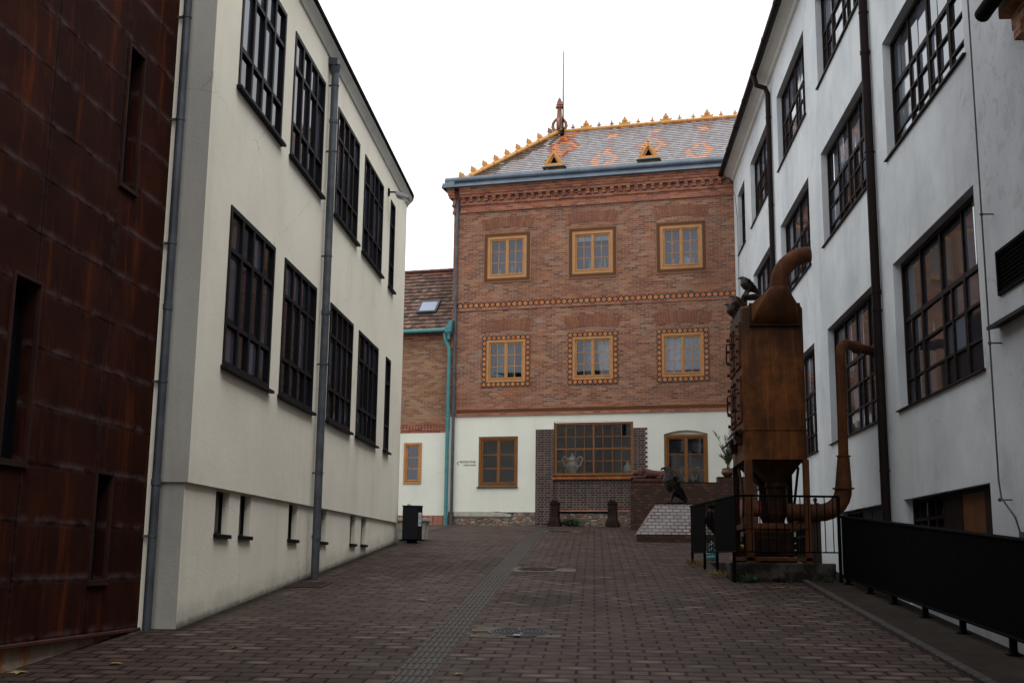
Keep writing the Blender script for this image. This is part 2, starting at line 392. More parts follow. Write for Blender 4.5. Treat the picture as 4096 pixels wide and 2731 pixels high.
# octagon tiles / small pattern tiles, px/pz pitch and phase are those of the surround
def tile_oct(name, px, pz, ox, oz):
    t = MT(name, .4, .2)
    a = ((t.x-ox)/px).fract()-.5; b = ((t.z-oz)/pz).fract()-.5
    A_, B_ = a.abs(), b.abs()
    o = A_.max(B_).max((A_+B_)*.74)
    inner = A_.max(B_)
    star = (A_-B_).abs().lt(.045)*o.gt(.10)
    cid = ((t.x-ox)/px).floor()*5.3 + ((t.z-oz)/pz).floor()*3.1
    vr = t.noise(1.7,2,.5,vec=t.vec(cid, cid*.6))
    org = t.mix(vr.map(.3,.7), (.38,.115,.028), (.52,.20,.06))
    k = t.mix(o.gt(.375), org, (.010,.008,.010))
    k = t.mix(star*o.lt(.33), k, (.10,.03,.015))
    k = t.mix(o.gt(.28)*o.lt(.31), k, (.16,.045,.02))
    k = t.mix((A_.max(B_)*-1+.5).lt(.5)*((A_+B_).gt(.60)), k, (.13,.155,.16))
    k = t.mix((A_+B_).gt(.56)*(A_+B_).lt(.79), k, (.016,.012,.014))
    t.color(k); return t.m
def tile_fine(name, px, pz, ox, oz):
    t = MT(name, .5, .12)
    a = (((t.x-ox)/px).fract()-.5).abs(); b = (((t.z-oz)/pz).fract()-.5).abs()
    x = (a-b).abs(); rr = a+b
    k = t.mix(x.lt(.07), (.020,.008,.005), (.36,.125,.030))
    k = t.mix(rr.lt(.15), k, (.36,.13,.035))
    t.color(k); return t.m
t = MT('tile_edge', .5, .12)
a = ((t.x+t.z)/.03).fract(); t.color(t.mix(a.lt(.74), (.012,.005,.004), (.30,.2,.13))); M['tile_dots'] = t.m
M['tile_ground'] = flat('dark_tile_ground', (.04,.014,.010), .4, .4)
M['amber'] = metal('amber_glazed_ceramic', (.46,.215,.05), (.54,.28,.085), .35, 6, 0, .3)
M['amber_dark'] = metal('brown_glazed_ceramic', (.17,.065,.03), (.24,.09,.035), .3, 6, 0, .5)
M['glazed_sill'] = bricks('amber_glazed_sill', [(0.,(.12,.036,.012)),(.5,(.19,.062,.016)),(1.,(.27,.10,.026))], (.06,.03,.015), .12, .3, .006, .4, .001, .3, spec=.2)
M['terracotta'] = flat('terracotta', (.075,.026,.019), .5, .2, var=.35, sc=7)
M['terracotta_dark'] = flat('dark_glazed_terracotta', (.018,.0075,.006), .5, .15, var=.4, sc=6)
def feather(name, c1, c2, c3, rough=.32):
    t = MT(name, rough, .22)
    v = t.vec(t.x*38, t.y*38, t.z*15); w = t.voro(1., v); n = t.noise(6,4,.6)
    k = t.mix(w.map(.15,.7), c1, c2); t.color(t.mix(n.map(.5,.75)*.5, k, c3)); t.bump(w, .7, .02); return t.m
M['eagle_glaze'] = feather('dark_brown_glaze', (.018,.010,.0075), (.006,.004,.0035), (.034,.019,.013), .55)
M['bird_bronze'] = feather('brown_bird_glaze', (.040,.021,.013), (.012,.007,.005), (.12,.085,.06))
M['copper_pot'] = metal('copper_glaze', (.16,.075,.04), (.07,.03,.02), .25, 9, .4)
M['leaf'] = flat('oleander_leaf', (.055,.085,.045), .55, .3, var=.4, sc=3)
M['weed'] = flat('weed_leaf', (.04,.07,.03), .7, .2, var=.4)
M['drygrass'] = flat('dry_grass', (.19,.13,.05), .9, .1, var=.4)
M['leaf_yellow'] = flat('fallen_leaf_tan', (.24,.17,.07), .8, .1, var=.3, sc=20)
M['leaf_orange'] = flat('fallen_leaf_orange', (.42,.16,.03), .8, .1, var=.3, sc=20)
M['stem'] = flat('plant_stem', (.10,.06,.035), .8, .2)
M['orange_board'] = metal('orange_brown_board', (.10,.040,.014), (.14,.058,.02), .7, 4, 0, .1)
M['brown_board'] = metal('dark_brown_board', (.014,.008,.006), (.02,.011,.009), .7, 4, 0, .1)
M['white_paint'] = flat('white_label', (.62,.64,.68), .5, .3)
M['red_paint'] = flat('red_print', (.35,.03,.04), .5, .3)
M['lettering'] = flat('dark_brown_paint', (.035,.016,.014), .8, .2)
M['lamp_grey'] = flat('grey_lamp_housing', (.26,.27,.29), .4, .4)
M['lamp_glass'] = flat('lamp_lens', (.38,.40,.42), .2, .5)
M['turquoise'] = flat('turquoise_glaze', (.10,.30,.31), .3, .5, var=.3)
M['yellow_glaze'] = flat('yellow_glaze', (.50,.20,.015), .4, .4, var=.2)
M['pink_metal'] = flat('salmon_painted_metal', (.20,.06,.045), .5, .2)
M['black_hole'] = flat('dark_opening', (.006,.006,.007), .9, .05)
M['wire'] = flat('grey_cable', (.05,.05,.055), .6, .3)

# glazed roof tiles
t = MT('glazed_roof_tile', .28, .4); nz = t.noise(9,3)
t.b.inputs['IOR'].default_value = 1.5
t.color(t.mix(nz.map(.3,.7)*.35, t.attr(), (.10,.075,.075))); t.bump(nz,.08,.01); M['rooftile'] = t.m
t = MT('old_clay_roof_tile', .85, .2); nz = t.noise(12,5,.65)
t.color(t.mix(nz.map(.45,.75)*.55, t.attr(), (.05,.033,.026))); t.bump(nz,.3,.01); M['claytile'] = t.m

# ------------------------------------------------------------------ ground profile
S = .0806
def gz(y):
    if y < 25: return S*y
    if y < 38.5:
        q = y-25; return 2.015 + S*q - .00167*q*q
    return 2.80 + .02*(y-38.5)
SL = math.atan(S)
SKYV = 16.0
M['brick_dormer'] = bricks('mossy_roof_tile', [(0.,(.035,.026,.016)),(.5,(.075,.058,.035)),(1.,(.13,.10,.06))], (.02,.016,.012), .15, .11, .010)
# ------------------------------------------------------------------ shared builders
def wall_grid(mb, u0, u1, z0, z1, holes, y=0., depth=.15, outward_reveal=True, mbr=None):
    """flat wall in the local x-z plane (outside = -y) with rectangular openings and their reveals"""
    us = sorted({u0,u1} | {h[i] for h in holes for i in (0,1) if u0 < h[i] < u1})
    zs = sorted({z0,z1} | {h[i] for h in holes for i in (2,3) if z0 < h[i] < z1})
    for i in range(len(us)-1):
        for j in range(len(zs)-1):
            a, b, c, d = us[i], us[i+1], zs[j], zs[j+1]; cu, cz = (a+b)/2, (c+d)/2
            if any(h[0] < cu < h[1] and h[2] < cz < h[3] for h in holes): continue
            mb.quad((a,y,c),(b,y,c),(b,y,d),(a,y,d))
    r = mbr or mb
    for h in holes:
        a, b, c, d = h; e = y+depth
        r.quad((a,y,c),(a,e,c),(a,e,d),(a,y,d)); r.quad((b,y,c),(b,y,d),(b,e,d),(b,e,c))
        r.quad((a,y,d),(b,y,d),(b,e,d),(a,e,d)); r.quad((a,y,c),(b,y,c),(b,e,c),(a,e,c))
def bars(mb, us, zs, u0, u1, z0, z1, y0, y1):
    """window bars: us = (pos,width) uprights over the full height, zs = cross bars set 3 mm back"""
    for p, w in us: mb.box(p-w/2, p+w/2, y0, y1, z0, z1)
    for p, w in zs: mb.box(u0, u1, y0+.003, y1-.003, p-w/2, p+w/2)
def casing(mb, u0, u1, z0, z1, w, y0, y1):
    mb.box(u0,u0+w,y0,y1,z0,z1); mb.box(u1-w,u1,y0,y1,z0,z1)
    mb.box(u0+w,u1-w,y0,y1,z0,z0+w); mb.box(u0+w,u1-w,y0,y1,z1-w,z1)
def panes(mb, us, zs, y, wob=.004, tint=lambda i,j:(1,1,1)):
    for i in range(len(us)-1):
        for j in range(len(zs)-1):
            d = [rnd.uniform(-wob,wob) for _ in range(3)]
            mb.quad((us[i],y+d[0],zs[j]),(us[i+1],y+d[1],zs[j]),(us[i+1],y+d[1]+d[2],zs[j+1]),(us[i],y+d[0]+d[2],zs[j+1]), tint(i,j))
def sweep(mb, plan, prof):
    """plan: (x,y,nx,ny) along the wall; prof: (offset outward, z)"""
    rings = [[(x+nx*o, y+ny*o, z) for o, z in prof] for x, y, nx, ny in plan]
    n = len(prof); vs = [p for r in rings for p in r]; fs = []
    for i in range(len(rings)-1):
        for j in range(n-1): fs.append((i*n+j,(i+1)*n+j,(i+1)*n+j+1,i*n+j+1))
    mb.add(vs, fs)

# ------------------------------------------------------------------ ground and setting
def grid_sheet(name, xs, ys, m, dz=0., f=gz):
    mb = MB()
    for i in range(len(xs)-1):
        for j in range(len(ys)-1):
            mb.quad((xs[i],ys[j],f(ys[j])+dz),(xs[i+1],ys[j],f(ys[j])+dz),(xs[i+1],ys[j+1],f(ys[j+1])+dz),(xs[i],ys[j+1],f(ys[j+1])+dz))
    return struct(mb.build(name, m, smooth=False))
ysA = [-60,-20,-5,0,5,8] + [10+.75*i for i in range(0,15)] + [20.5]
ysB = [20.5,21.5,23,25]+[25+.75*i for i in range(1,19)]+[40,44,50,70,120]
mb = MB()
for xs, ys in (([-80,-4.0,3.02], ysA), ([-80,-4.0,3.02], ysB), ([3.02,3.65], [y_ for y_ in ysB if y_ < 28]+[28.]), ([3.02,4.6,80], [28.]+[y_ for y_ in ysB if y_ > 28])):
    for i in range(len(xs)-1):
        for j in range(len(ys)-1):
            a, b = ys[j], ys[j+1]
            mb.quad((xs[i],a,gz(a)),(xs[i+1],a,gz(a)),(xs[i+1],b,gz(b)),(xs[i],b,gz(b)))
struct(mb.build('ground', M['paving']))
# strip beyond the kerb, with the edge of the light well
mb = MB()
for a, b in zip(ysA[:-1], ysA[1:]):
    mb.quad((3.10,a,gz(a)+.02),(3.85,a,gz(a)+.02),(3.85,b,gz(b)+.02),(3.10,b,gz(b)+.02))
    mb.quad((3.85,a,gz(a)+.02),(3.85,a,-1.2),(3.85,b,-1.2),(3.85,b,gz(b)+.02))
mb.quad((3.10,20.5,gz(20.5)+.02),(3.85,20.5,gz(20.5)+.02),(3.85,20.5,-1.2),(3.10,20.5,-1.2))
mb.quad((3.65,20.5,gz(20.5)),(3.65,28,gz(28)),(3.65,28,-1.2),(3.65,20.5,-1.2)); mb.quad((3.65,28,gz(28)),(4.9,28,gz(28)),(4.9,28,-1.2),(3.65,28,-1.2))
struct(mb.build('path', M['path']))
mb = MB()
y = -5.
while y < 17.6:
    b = y+.99
    mb.rings([[(3.02,yy,gz(yy)-.1),(3.10,yy,gz(yy)-.1),(3.10,yy,gz(yy)+.045),(3.03,yy,gz(yy)+.045),(3.02,yy,gz(yy)+.035)] for yy in (y,b)])
    y += 1.
struct(mb.build('kerb', M['kerb']))
mb = MB(); mb.quad((3.6,-20,-1.2),(6,-20,-1.2),(6,28,-1.2),(3.6,28,-1.2)); struct(mb.build('light_well_floor', M['concrete']))
# tactile guide strip: base sheet and ribs
mb = MB()
yy = [-2.0] + [x for x in ysA if x > 0] + [x for x in ysB if 20.5 < x < 37]
for a, b in zip(yy[:-1], yy[1:]):
    mb.quad((-1.62,a,gz(a)+.004),(-1.285,a,gz(a)+.004),(-1.285,b,gz(b)+.004),(-1.62,b,gz(b)+.004))
struct(mb.build('guide_strip', M['guide']))
mb = MB(); y = 6.0
while y < 36.8:
    for k in range(6):
        x = -1.605 + k*.054; z = gz(y+.02); z2 = gz(y+.275)
        mb.rings([[(x,yq,zq+.004),(x+.034,yq,zq+.004),(x+.030,yq,zq+.011),(x+.004,yq,zq+.011)] for yq, zq in ((y+.018,z),(y+.282,z2))])
    y += .30
struct(mb.build('guide_strip_ribs', M['guide_rib']))

# ------------------------------------------------------------------ rust clad building (left foreground)
rb = empty('steel_clad_building', 'building clad in dark rusty weathering steel panels at the left edge', 'building', (-5.09,0,0), R(90)-.039)
holes = [(10.81,11.14,5.32,6.76),(10.78,11.10,1.47,2.46),(9.05,9.46,2.45,3.96)]
mb = MB(); wall_grid(mb, -32, 11.97, .98, 12, holes, 0, .16)
mb.quad((11.97,0,.98),(11.97,.35,.98),(11.97,.35,12),(11.97,0,12)); mb.quad((-32,0,12),(11.97,0,12),(11.97,6,12.),(-32,6,12.))
mb.quad((-32,0,.98),(-32,6,.98),(-32,6,12),(-32,0,12))
mb.build('cladding', M['corten'], rb)
mb = MB(); mb.rings([[(u,-.035,.955),(u,.05,.955),(u,.05,.98),(u,-.028,.99),(u,-.035,.98)] for u in (-32,11.98)]); mb.build('base_trim', M['rust_rail'], rb, bevel=.004)
mb = MB(); mb.box(-32,11.95,.035,.5,-4,.953); mb.build('base_plinth', M['plinth'], rb)
for h in holes:
    a,b,c,d = h
    mb = MB(); casing(mb, a-.025, b+.025, c-.025, d+.025, .03, -.02, .02); mb.box(a-.03,b+.03,-.035,.10,c-.05,c-.026)
    w = mb.build('slit_window', M['rust_wall_trim'], rb, bevel=.003)
    mb = MB(); mb.quad((a,.15,c),(b,.15,c),(b,.15,d),(a,.15,d),(1,1,1)); mb.build('pane', M['glass_left'], w)
    mb = MB(); casing(mb, a, b, c, d, .035, .115, .148); mb.build('sash', M['black_frame'], w)

# ------------------------------------------------------------------ cream building on the left
XL = -4.22
wb = empty('cream_building', 'cream plastered building with tall black framed windows along the left of the lane', 'building', (XL,0,0), R(90))
RR = .9; UE = 25.2
def plan(off=0., u0=12.0, inset=0.):
    P = [(u0,inset,0,-1),(18.,inset,0,-1),(UE,inset,0,-1)]
    for i in range(1,11):
        a = R(9*i); P.append((UE+(RR-inset)*math.sin(a), RR-(RR-inset)*math.cos(a), math.sin(a), -math.cos(a)))
    P.append((UE+RR-inset, 8, 1, 0)); return P
UW = [(12.88,14.80),(15.30,17.16),(18.12,19.93),(20.44,22.36),(23.22,23.76)]
big = [(a,b,z0,z1) for z0,z1 in ((3.84,5.73),(7.20,9.04)) for a,b in UW]
mb = MB(); wall_grid(mb, 12.0, UE, 2.46, 9.62, big, 0, .14)
sweep(mb, plan()[2:], [(0,2.46),(0,9.62)])
# underside where the upper wall oversails the base
sweep(mb, plan(), [(0,2.46),(-.045,2.462)])
mb.build('wall', M['plaster_cream'], wb, smooth=True, autos=40)
small = [(13.08,13.58,1.95,2.44),(14.0,14.46,1.95,2.44),(16.3,16.79,1.95,2.44),(18.15,18.66,1.95,2.44),(20.51,20.98,1.95,2.44),(21.5,21.98,1.95,2.44)]
mb = MB(); wall_grid(mb, 12.03, UE, .3, 2.462, small, .045, .13); sweep(mb, [(x,y,nx,ny) for x,y,nx,ny in plan(inset=.045)[2:]], [(0,.3),(0,2.462)])
mb.build('base_wall', M['plaster_base'], wb, smooth=True, autos=40)
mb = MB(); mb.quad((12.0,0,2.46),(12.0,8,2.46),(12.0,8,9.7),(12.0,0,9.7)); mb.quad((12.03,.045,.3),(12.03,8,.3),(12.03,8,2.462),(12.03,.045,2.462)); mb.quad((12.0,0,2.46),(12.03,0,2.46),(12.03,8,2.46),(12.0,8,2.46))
mb.build('end_wall', M['plaster_end'], wb)
mb = MB(); mb.box(11.93,12.0,.345,.62,.5,9.6); mb.build('lit_wall_strip', M['plaster_cream'], wb, bevel=.01)  # lit strip of the end wall, painted as paler plaster
mb = MB(); sweep(mb, plan(u0=11.95), [(0,9.56),(.03,9.57),(.05,9.62),(.12,9.70),(.12,9.74)]); mb.build('cornice', M['cornice'], wb, smooth=True, autos=30)
mb = MB(); sweep(mb, plan(u0=11.93), [(.10,9.74),(.15,9.735),(.16,9.79),(.13,9.80),(-.3,9.83),(-6.5,10.2)]); mb.build('roof_edge', M['dark_metal'], wb, smooth=True, autos=30)
def left_window(a, b, z0, z1, light):
    mb = MB(); casing(mb, a, b, z0, z1, .06, -.015, .12)
    n = 4 if b-a > 1 else 1; w = (b-a-.12)/n
    us = [a+.06+w*i for i in range(n+1)]; h = z1-z0
    zs = [z0+.27*h, z0+.73*h]
    bars(mb, [(u,.065) for u in us[1:-1]], [(z,.05) for z in zs], a+.06, b-.06, z0+.06, z1-.06, -.012, .06)
    for i in range(n):                         # inner sashes make every other light look heavier
        if (i + (1 if light else 0)) % 2 == 0 and n > 1:
            casing(mb, us[i]+.038, us[i+1]-.038, zs[0]+.031, zs[1]-.031, .045, .018, .06)
    f = mb.build('window', M['black_frame'], wb)
    mb = MB(); panes(mb, us, [z0+.06]+zs+[z1-.06], .026, .002, lambda i,j: (rnd.choice([(1,1,1),(1.5,1.5,1.6),(3.6,3.6,3.7),(6.5,6.6,6.6)]))); mb.build('pane', M['glass_left'], f)  # paler tints stand in for sky reflected in some panes
    mb = MB(); mb.rings([[(u,-.075,z0-.055),(u,-.075,z0-.015),(u,.0,z0-.002),(u,.0,z0-.05)] for u in (a-.05,b+.05)]); mb.build('sill', M['black_frame'], f, bevel=.004)
for k, (a,b) in enumerate(UW): left_window(a,b,3.84,5.73,k%2); left_window(a,b,7.20,9.04,k%2)
for a,b,c,d in small:
    mb = MB(); casing(mb, a, b, c, d, .03, .125, .17); f = mb.build('basement_window', M['black_frame'], wb)
    mb = MB(); mb.quad((a,.14,c),(b,.14,c),(b,.14,d),(a,.14,d),(1,1,1)); mb.build('pane', M['glass_left'], f)
    mb = MB(); mb.rings([[(u,.0,c-.045),(u,.0,c),(u,.13,c+.012),(u,.13,c-.04)] for u in (a-.02,b+.02)]); mb.build('sill', M['black_frame'], f, bevel=.004)
def pipe(root, m, pts, r, brackets=(), name='downpipe', collars=()):
    mb = MB(); mb.tube(pts, r, 14)
    for p in collars: mb.tube([(p[0],p[1],p[2]-.03),(p[0],p[1],p[2]+.03)], r*1.16, 14)
    o = mb.build(name, m, root, smooth=True)
    for p in brackets:
        mb = MB(); mb.tube([(p[0],p[1],p[2]-.012),(p[0],p[1],p[2]+.012)], r*1.14, 12); mb.box(p[0]-.012,p[0]+.012,p[1],p[1]+r+.06,p[2]-.012,p[2]+.012)
        mb.build('bracket', m, o, smooth=True)
    return o
pipe(wb, M['zinc'], [(17.40,-.10,1.38),(17.40,-.10,9.30),(17.40,-.06,9.42)], .060, [(17.40,-.10,z) for z in (2.95,4.6,6.3,8.0,9.1)], collars=[(17.40,-.10,z) for z in (2.0,5.4,8.5)])
mb = MB(); mb.box(17.30,17.50,-.15,.0,9.42,9.54); mb.lathe([(.062,9.28),(.08,9.36),(.095,9.45)],17.40,-.09,14); mb.build('rainwater_head', M['zinc'], wb, bevel=.008)
pipe(wb, M['zinc'], [(11.90,.30,.93),(11.90,.30,9.7)], .045, [(11.90,.30,z) for z in (1.9,3.5,5.0,6.4,7.6)], collars=[(11.90,.30,2.45),(11.90,.30,4.3)])
wl = empty('wall_floodlight', 'small grey floodlight on a bracket high on the cream wall', 'lamp', (XL,22.9,9.1))
mb = MB(); mb.box(0,.03,-.05,.05,-.07,.07); mb.tube([(.03,0,0),(.14,0,.0),(.20,0,-.06)], .018, 8); mb.build('bracket', M['dark_metal'], wl)
mb = MB(Matrix.Translation((.30,0,-.10)) @ Matrix.Rotation(R(18),4,'Y')); mb.rings([[(-.13,-.14,-.035),(-.13,.14,-.035),(-.13,.14,.05),(-.13,-.14,.05)],[(.16,-.14,-.035),(.16,.14,-.035),(.16,.14,.02),(.16,-.14,.02)]]); mb.build('lamp_housing', M['lamp_grey'], wl, bevel=.012)
mb = MB(Matrix.Translation((.30,0,-.10)) @ Matrix.Rotation(R(18),4,'Y')); mb.box(-.10,.13,-.11,.11,-.041,-.034); mb.build('lens', M['lamp_glass'], wl)

# ------------------------------------------------------------------ white factory building on the right
XR = 4.5
fb = empty('white_factory_building', 'tall white plastered factory building with brown gridded windows along the right', 'building', (XR,0,0), R(-90))
bays = [(13.72,17.55),(18.90,22.62),(24.0,27.75),(29.2,32.72),(34.1,35.75)]
rows = [(3.94,6.15),(7.81,9.70),(11.10,13.0)]
H = [(-b,-a,z0,z1) for a,b in bays for z0,z1 in rows]
HB = [(-17.56,-13.78,1.15,2.63),(-22.07,-18.92,1.15,2.63),(-27.7,-24.0,.9,2.63)]
HD = [(-25.2,-23.6,1.0,2.5)]
mb = MB(); wall_grid(mb, -37.2, 30, -4, 13.9, H+HB, 0, .17); mb.quad((-37.2,0,-1.3),(-37.2,8,-1.3),(-37.2,8,13.9),(-37.2,0,13.9)); mb.quad((30,0,-4),(30,8,-4),(30,8,13.9),(30,0,13.9))
mb.build('wall', M['plaster_white'], fb)
def right_window(u0, u1, z0, z1, row, k):
    mb = MB(); casing(mb, u0, u1, z0, z1, .055, .12, .22)
    n = 4 if u1-u0 > 2.5 else 2; w = (u1-u0)/n; us = [u0+w*i for i in range(n+1)]
    top = z1-.40*(z1-z0); hs = [z0+(top-z0)*i/3 for i in range(1,3)]
    ups = [(u,.075 if i == n//2 else .042) for i, u in enumerate(us) if 0 < i < n]
    bars(mb, ups, [(top,.065)], u0+.05, u1-.05, z0+.05, z1-.05, .135, .185)
    bars(mb, [], [(z,.034) for z in hs], u0+.05, u1-.05, z0+.05, top-.03, .138, .183)
    for i in ((0,2) if row != 1 else (1,2)):                 # opening casements: a heavier inner frame with a narrow side light
        if i+1 < n:
            uu = us[i]+w*.42; mb.box(uu-.02,uu+.02,.130,.187,z0+.05,top-.035)
            mb.box(us[i+1]-.06,us[i+1]-.025,.131,.186,z0+.055,top-.036)
    f = mb.build('window', M['brown_wood'], fb)
    mb = MB(); zz = [z0+.04]+hs+[top,z1-.04]
    ul = us[:1]+[x for i in range(n) for x in ((us[i]+w*.42,us[i+1]))]
    def tint(i,j):
        r = rnd.random()
        return (5,5.2,5.6) if r < .16 else ((2.4,2.5,2.7) if r < .38 else (1,1,1))
    panes(mb, ul, zz, .168, .006, tint); mb.build('pane', M['glass'], f)
    mb = MB(); mb.rings([[(u,-.045,z0-.03),(u,-.045,z0-.008),(u,.13,z0+.012),(u,.13,z0-.02)] for u in (u0-.05,u1+.05)]); mb.build('sill', M['brown_metal'], f)
for k,(a,b) in enumerate(bays):
    for r_,(z0,z1) in enumerate(rows): right_window(-b,-a,z0,z1,r_,k)
def basement(u0,u1,z0,z1,board):
    mb = MB(); casing(mb,u0,u1,z0,z1,.05,.12,.21)
    w = (u1-u0)*.40; us = [u0+w*i/4 for i in range(5)]
    bars(mb, [(u,.035) for u in us[1:]], [(z0+(z1-z0)*q,.04) for q in (.30,.56,.8)], u0+.05, u0+w, z0+.05, z1-.05, .125,.20)
    f = mb.build('basement_window', M['brown_wood'], fb)
    mb = MB(); panes(mb, us, [z0+.05,(z0+z1)/2,z1-.05], .18, .01); mb.build('pane', M['glass'], f)
    e = [u0+w+.02, u0+w+(u1-u0-w)*.33, u0+w+(u1-u0-w)*.72, u1-.05]
    for i in range(3):
        mb = MB(); mb.box(e[i]+.004,e[i+1]-.004,.13+.01*(i%2),.19,z0+.05,z1-.05); mb.build('board', M['orange_board'] if (i == 1 and board) else M['brown_board'], f)
basement(*HB[0],True); basement(*HB[1],False); basement(*HB[2],False)
mb = MB(); mb.rings([[(u,.0,13.80),(u,-.06,13.82),(u,-.10,13.88),(u,-.30,13.97),(u,-.33,13.97),(u,-.33,14.06),(u,.0,14.07)] for u in (-36.70,30)]); mb.build('cornice', M['cornice'], fb)
mb = MB(); mb.quad((-36.6,-.37,14.06),(30,-.37,14.06),(30,8,17),(-36.6,8,17)); mb.quad((-36.6,-.37,14.02),(30,-.37,14.02),(30,-.37,14.06),(-36.6,-.37,14.06)); mb.build('roof', M['brown_metal'], fb)
mb = MB(); mb.tube([(-36.68,-.41,14.02),(30,-.41,14.02)], .085, 12)
for i in range(18): mb.tube([(-36.2+i*1.9,-.41,14.02),(-36.13+i*1.9,-.41,14.02)], .095, 12)
mb.build('gutter', M['brown_metal'], fb, smooth=True)
pipe(fb, M['brown_metal'], [(-18.30,-.085,-.9),(-18.30,-.085,13.6),(-18.30,-.25,13.8),(-18.30,-.38,13.95)], .07, [(-18.30,-.085,z) for z in (3.1,5.6,8.2,10.6)], collars=[(-18.30,-.085,z) for z in (1.5,5.9,9.9)])
pipe(fb, M['brown_metal'], [(-28.6,-.08,2.5),(-28.6,-.08,13.45),(-28.6,-.14,13.6),(-28.6,-.36,13.68),(-28.6,-.42,13.95)], .065, [(-28.6,-.08,z) for z in (5,8,10.5,12.8)])
mb = MB(); mb.tube([(-13.1,-.13,14.0),(-13.1,-.13,2.62),(-13.05,-.13,2.42),(-12.75,-.10,2.20),(-12.72,-.06,2.0),(-12.72,-.05,1.2)], .010, 6)
for z in (2.40,4.12,5.60,8.35,11.): mb.tube([(-13.1,-.15,z),(-13.1,.01,z)], .009, 6); mb.ball((-13.1,-.13,z),.022,8,6)
mb.tube([(-12.72,-.055,1.95),(-12.72,-.055,2.05)],.03,8); mb.tube([(-12.72,-.055,1.80),(-12.72,-.055,1.87)],.03,8)
mb.build('lightning_conductor', M['wire'], fb, smooth=True)
mb = MB(); mb.tube([(-36.1,-.42,14.0),(-35.6,-.10,13.0),(-35.55,-.05,12.2),(-35.55,-.05,4.)], .009, 6); mb.build('lightning_conductor', M['wire'], fb)
mb = MB(); casing(mb, -13.05,-11.2,4.64,5.14,.035,-.03,.03)
for i in range(9):
    z = 4.69+i*.047; mb.rings([[(u,-.022,z),(u,-.016,z-.006),(u,.03,z+.026),(u,.024,z+.032)] for u in (-13.01,-11.24)])
vt = mb.build('louvre_vent', M['dark_metal'], fb); mb = MB(); mb.quad((-13.01,-.004,4.68),(-11.24,-.004,4.68),(-11.24,-.004,5.1),(-13.01,-.004,5.1)); mb.build('backing', M['black_hole'], vt)
mb = MB(); mb.rings([[(u,-.0,4.30),(u,-.14,4.27),(u,-.14,4.31),(u,-.0,4.37)] for u in (-13.15,-9)]); mb.build('ledge', M['brown_metal'], fb)

# ------------------------------------------------------------------ brick house near the camera on the right, only its eaves corner shows
nb = empty('corbelled_brick_building', 'brick building whose corbelled eaves and dark gutter poke in at the top right corner', 'building', (XR,0,0), R(-90))
mb = MB(); mb.box(-11.0,20,-.03,-.001,-4,7.02); mb.build('wall', M['brick_old'], nb)
mb = MB()
mb.box(-11.72,20,-.06,-.001,7.024,7.20); mb.box(-11.82,20,-.13,-.001,7.203,7.38); mb.box(-11.92,20,-.22,-.001,7.383,7.58)
for i in range(10): mb.box(-11.70+i*.5,-11.5+i*.5,-.16,-.061,7.04,7.20)
mb.build('corbel', M['brick_old'], nb, bevel=.012)
mb = MB(); mb.tube([(-12.04,-.34,7.50),(20,-.34,7.50)], .085, 14); mb.build('gutter', M['dark_metal'], nb, smooth=True)
mb = MB(); mb.box(-11.95,20,-.30,-.001,7.59,7.66); mb.build('roof', M['brown_metal'], nb)
# ------------------------------------------------------------------ the brick house closing the lane
ANG = R(11.5); HX, HY = -4.80, 38.65
def HP(u, y, z): return Vector((HX + u*math.cos(ANG) + y*math.sin(ANG), HY - u*math.sin(ANG) + y*math.cos(ANG), z))
bh = empty('brick_house', 'tall red brick house with ochre windows and glazed diamond patterned roof closing the lane', 'house', (HX,HY,0), -ANG)
UC = [1.915, 4.85, 7.775]
WH = 1.33/2
Wz, Vz = (11.03,12.44), (7.49,8.89)
upper = [(c-WH,c+WH,*z) for c in UC for z in (Wz,Vz)]
mb = MB(); wall_grid(mb, 0, 9.9, 6.62, 13.4, upper, 0, .10); mb.quad((0,0,2.5),(0,6,2.5),(0,6,14.2),(0,0,14.2))
mb.build('upper_wall', M['brick_old'], bh)
low = [(1.02,2.36,4.04,5.68),(3.56,6.16,4.38,6.12),(7.14,8.51,3.9,5.80)]
mb = MB(); wall_grid(mb, 0, 9.9, 3.24, 6.36, low+[(2.96,3.56,3.24,5.89),(3.56,6.16,3.24,4.38),(6.16,6.50,3.24,5.883)], -.0, .13)
# segmental head over the right window
pts = [(7.14+1.37*i/16, 5.66+.12*(1-((i-8)/8)**2)) for i in range(17)]
for i in range(16):
    a, b = pts[i], pts[i+1]; mb.quad((a[0],0,a[1]),(b[0],0,b[1]),(b[0],0,5.80),(a[0],0,5.80)); mb.quad((a[0],0,a[1]),(a[0],.13,a[1]),(b[0],.13,b[1]),(b[0],0,b[1]))
mb.box(7.14,8.51,.132,.2,5.60,5.80)
mb.build('plaster_wall', M['plaster_house'], bh)
mb = MB(); mb.box(0,9.9,.02,.3,2.3,3.235); mb.build('stone_base', M['rubble'], bh)
mb = MB(); mb.rings([[(u,.0,3.24-.10*d),(u,-.025,3.235-.11*d),(u,-.02,3.10-.02*rnd.random()),(u,.018,3.05)] for u,d in [(.2,0),(.8,.1),(1.4,0),(1.9,.5),(2.15,1)]]); mb.build('render_patch', M['planter'], bh)
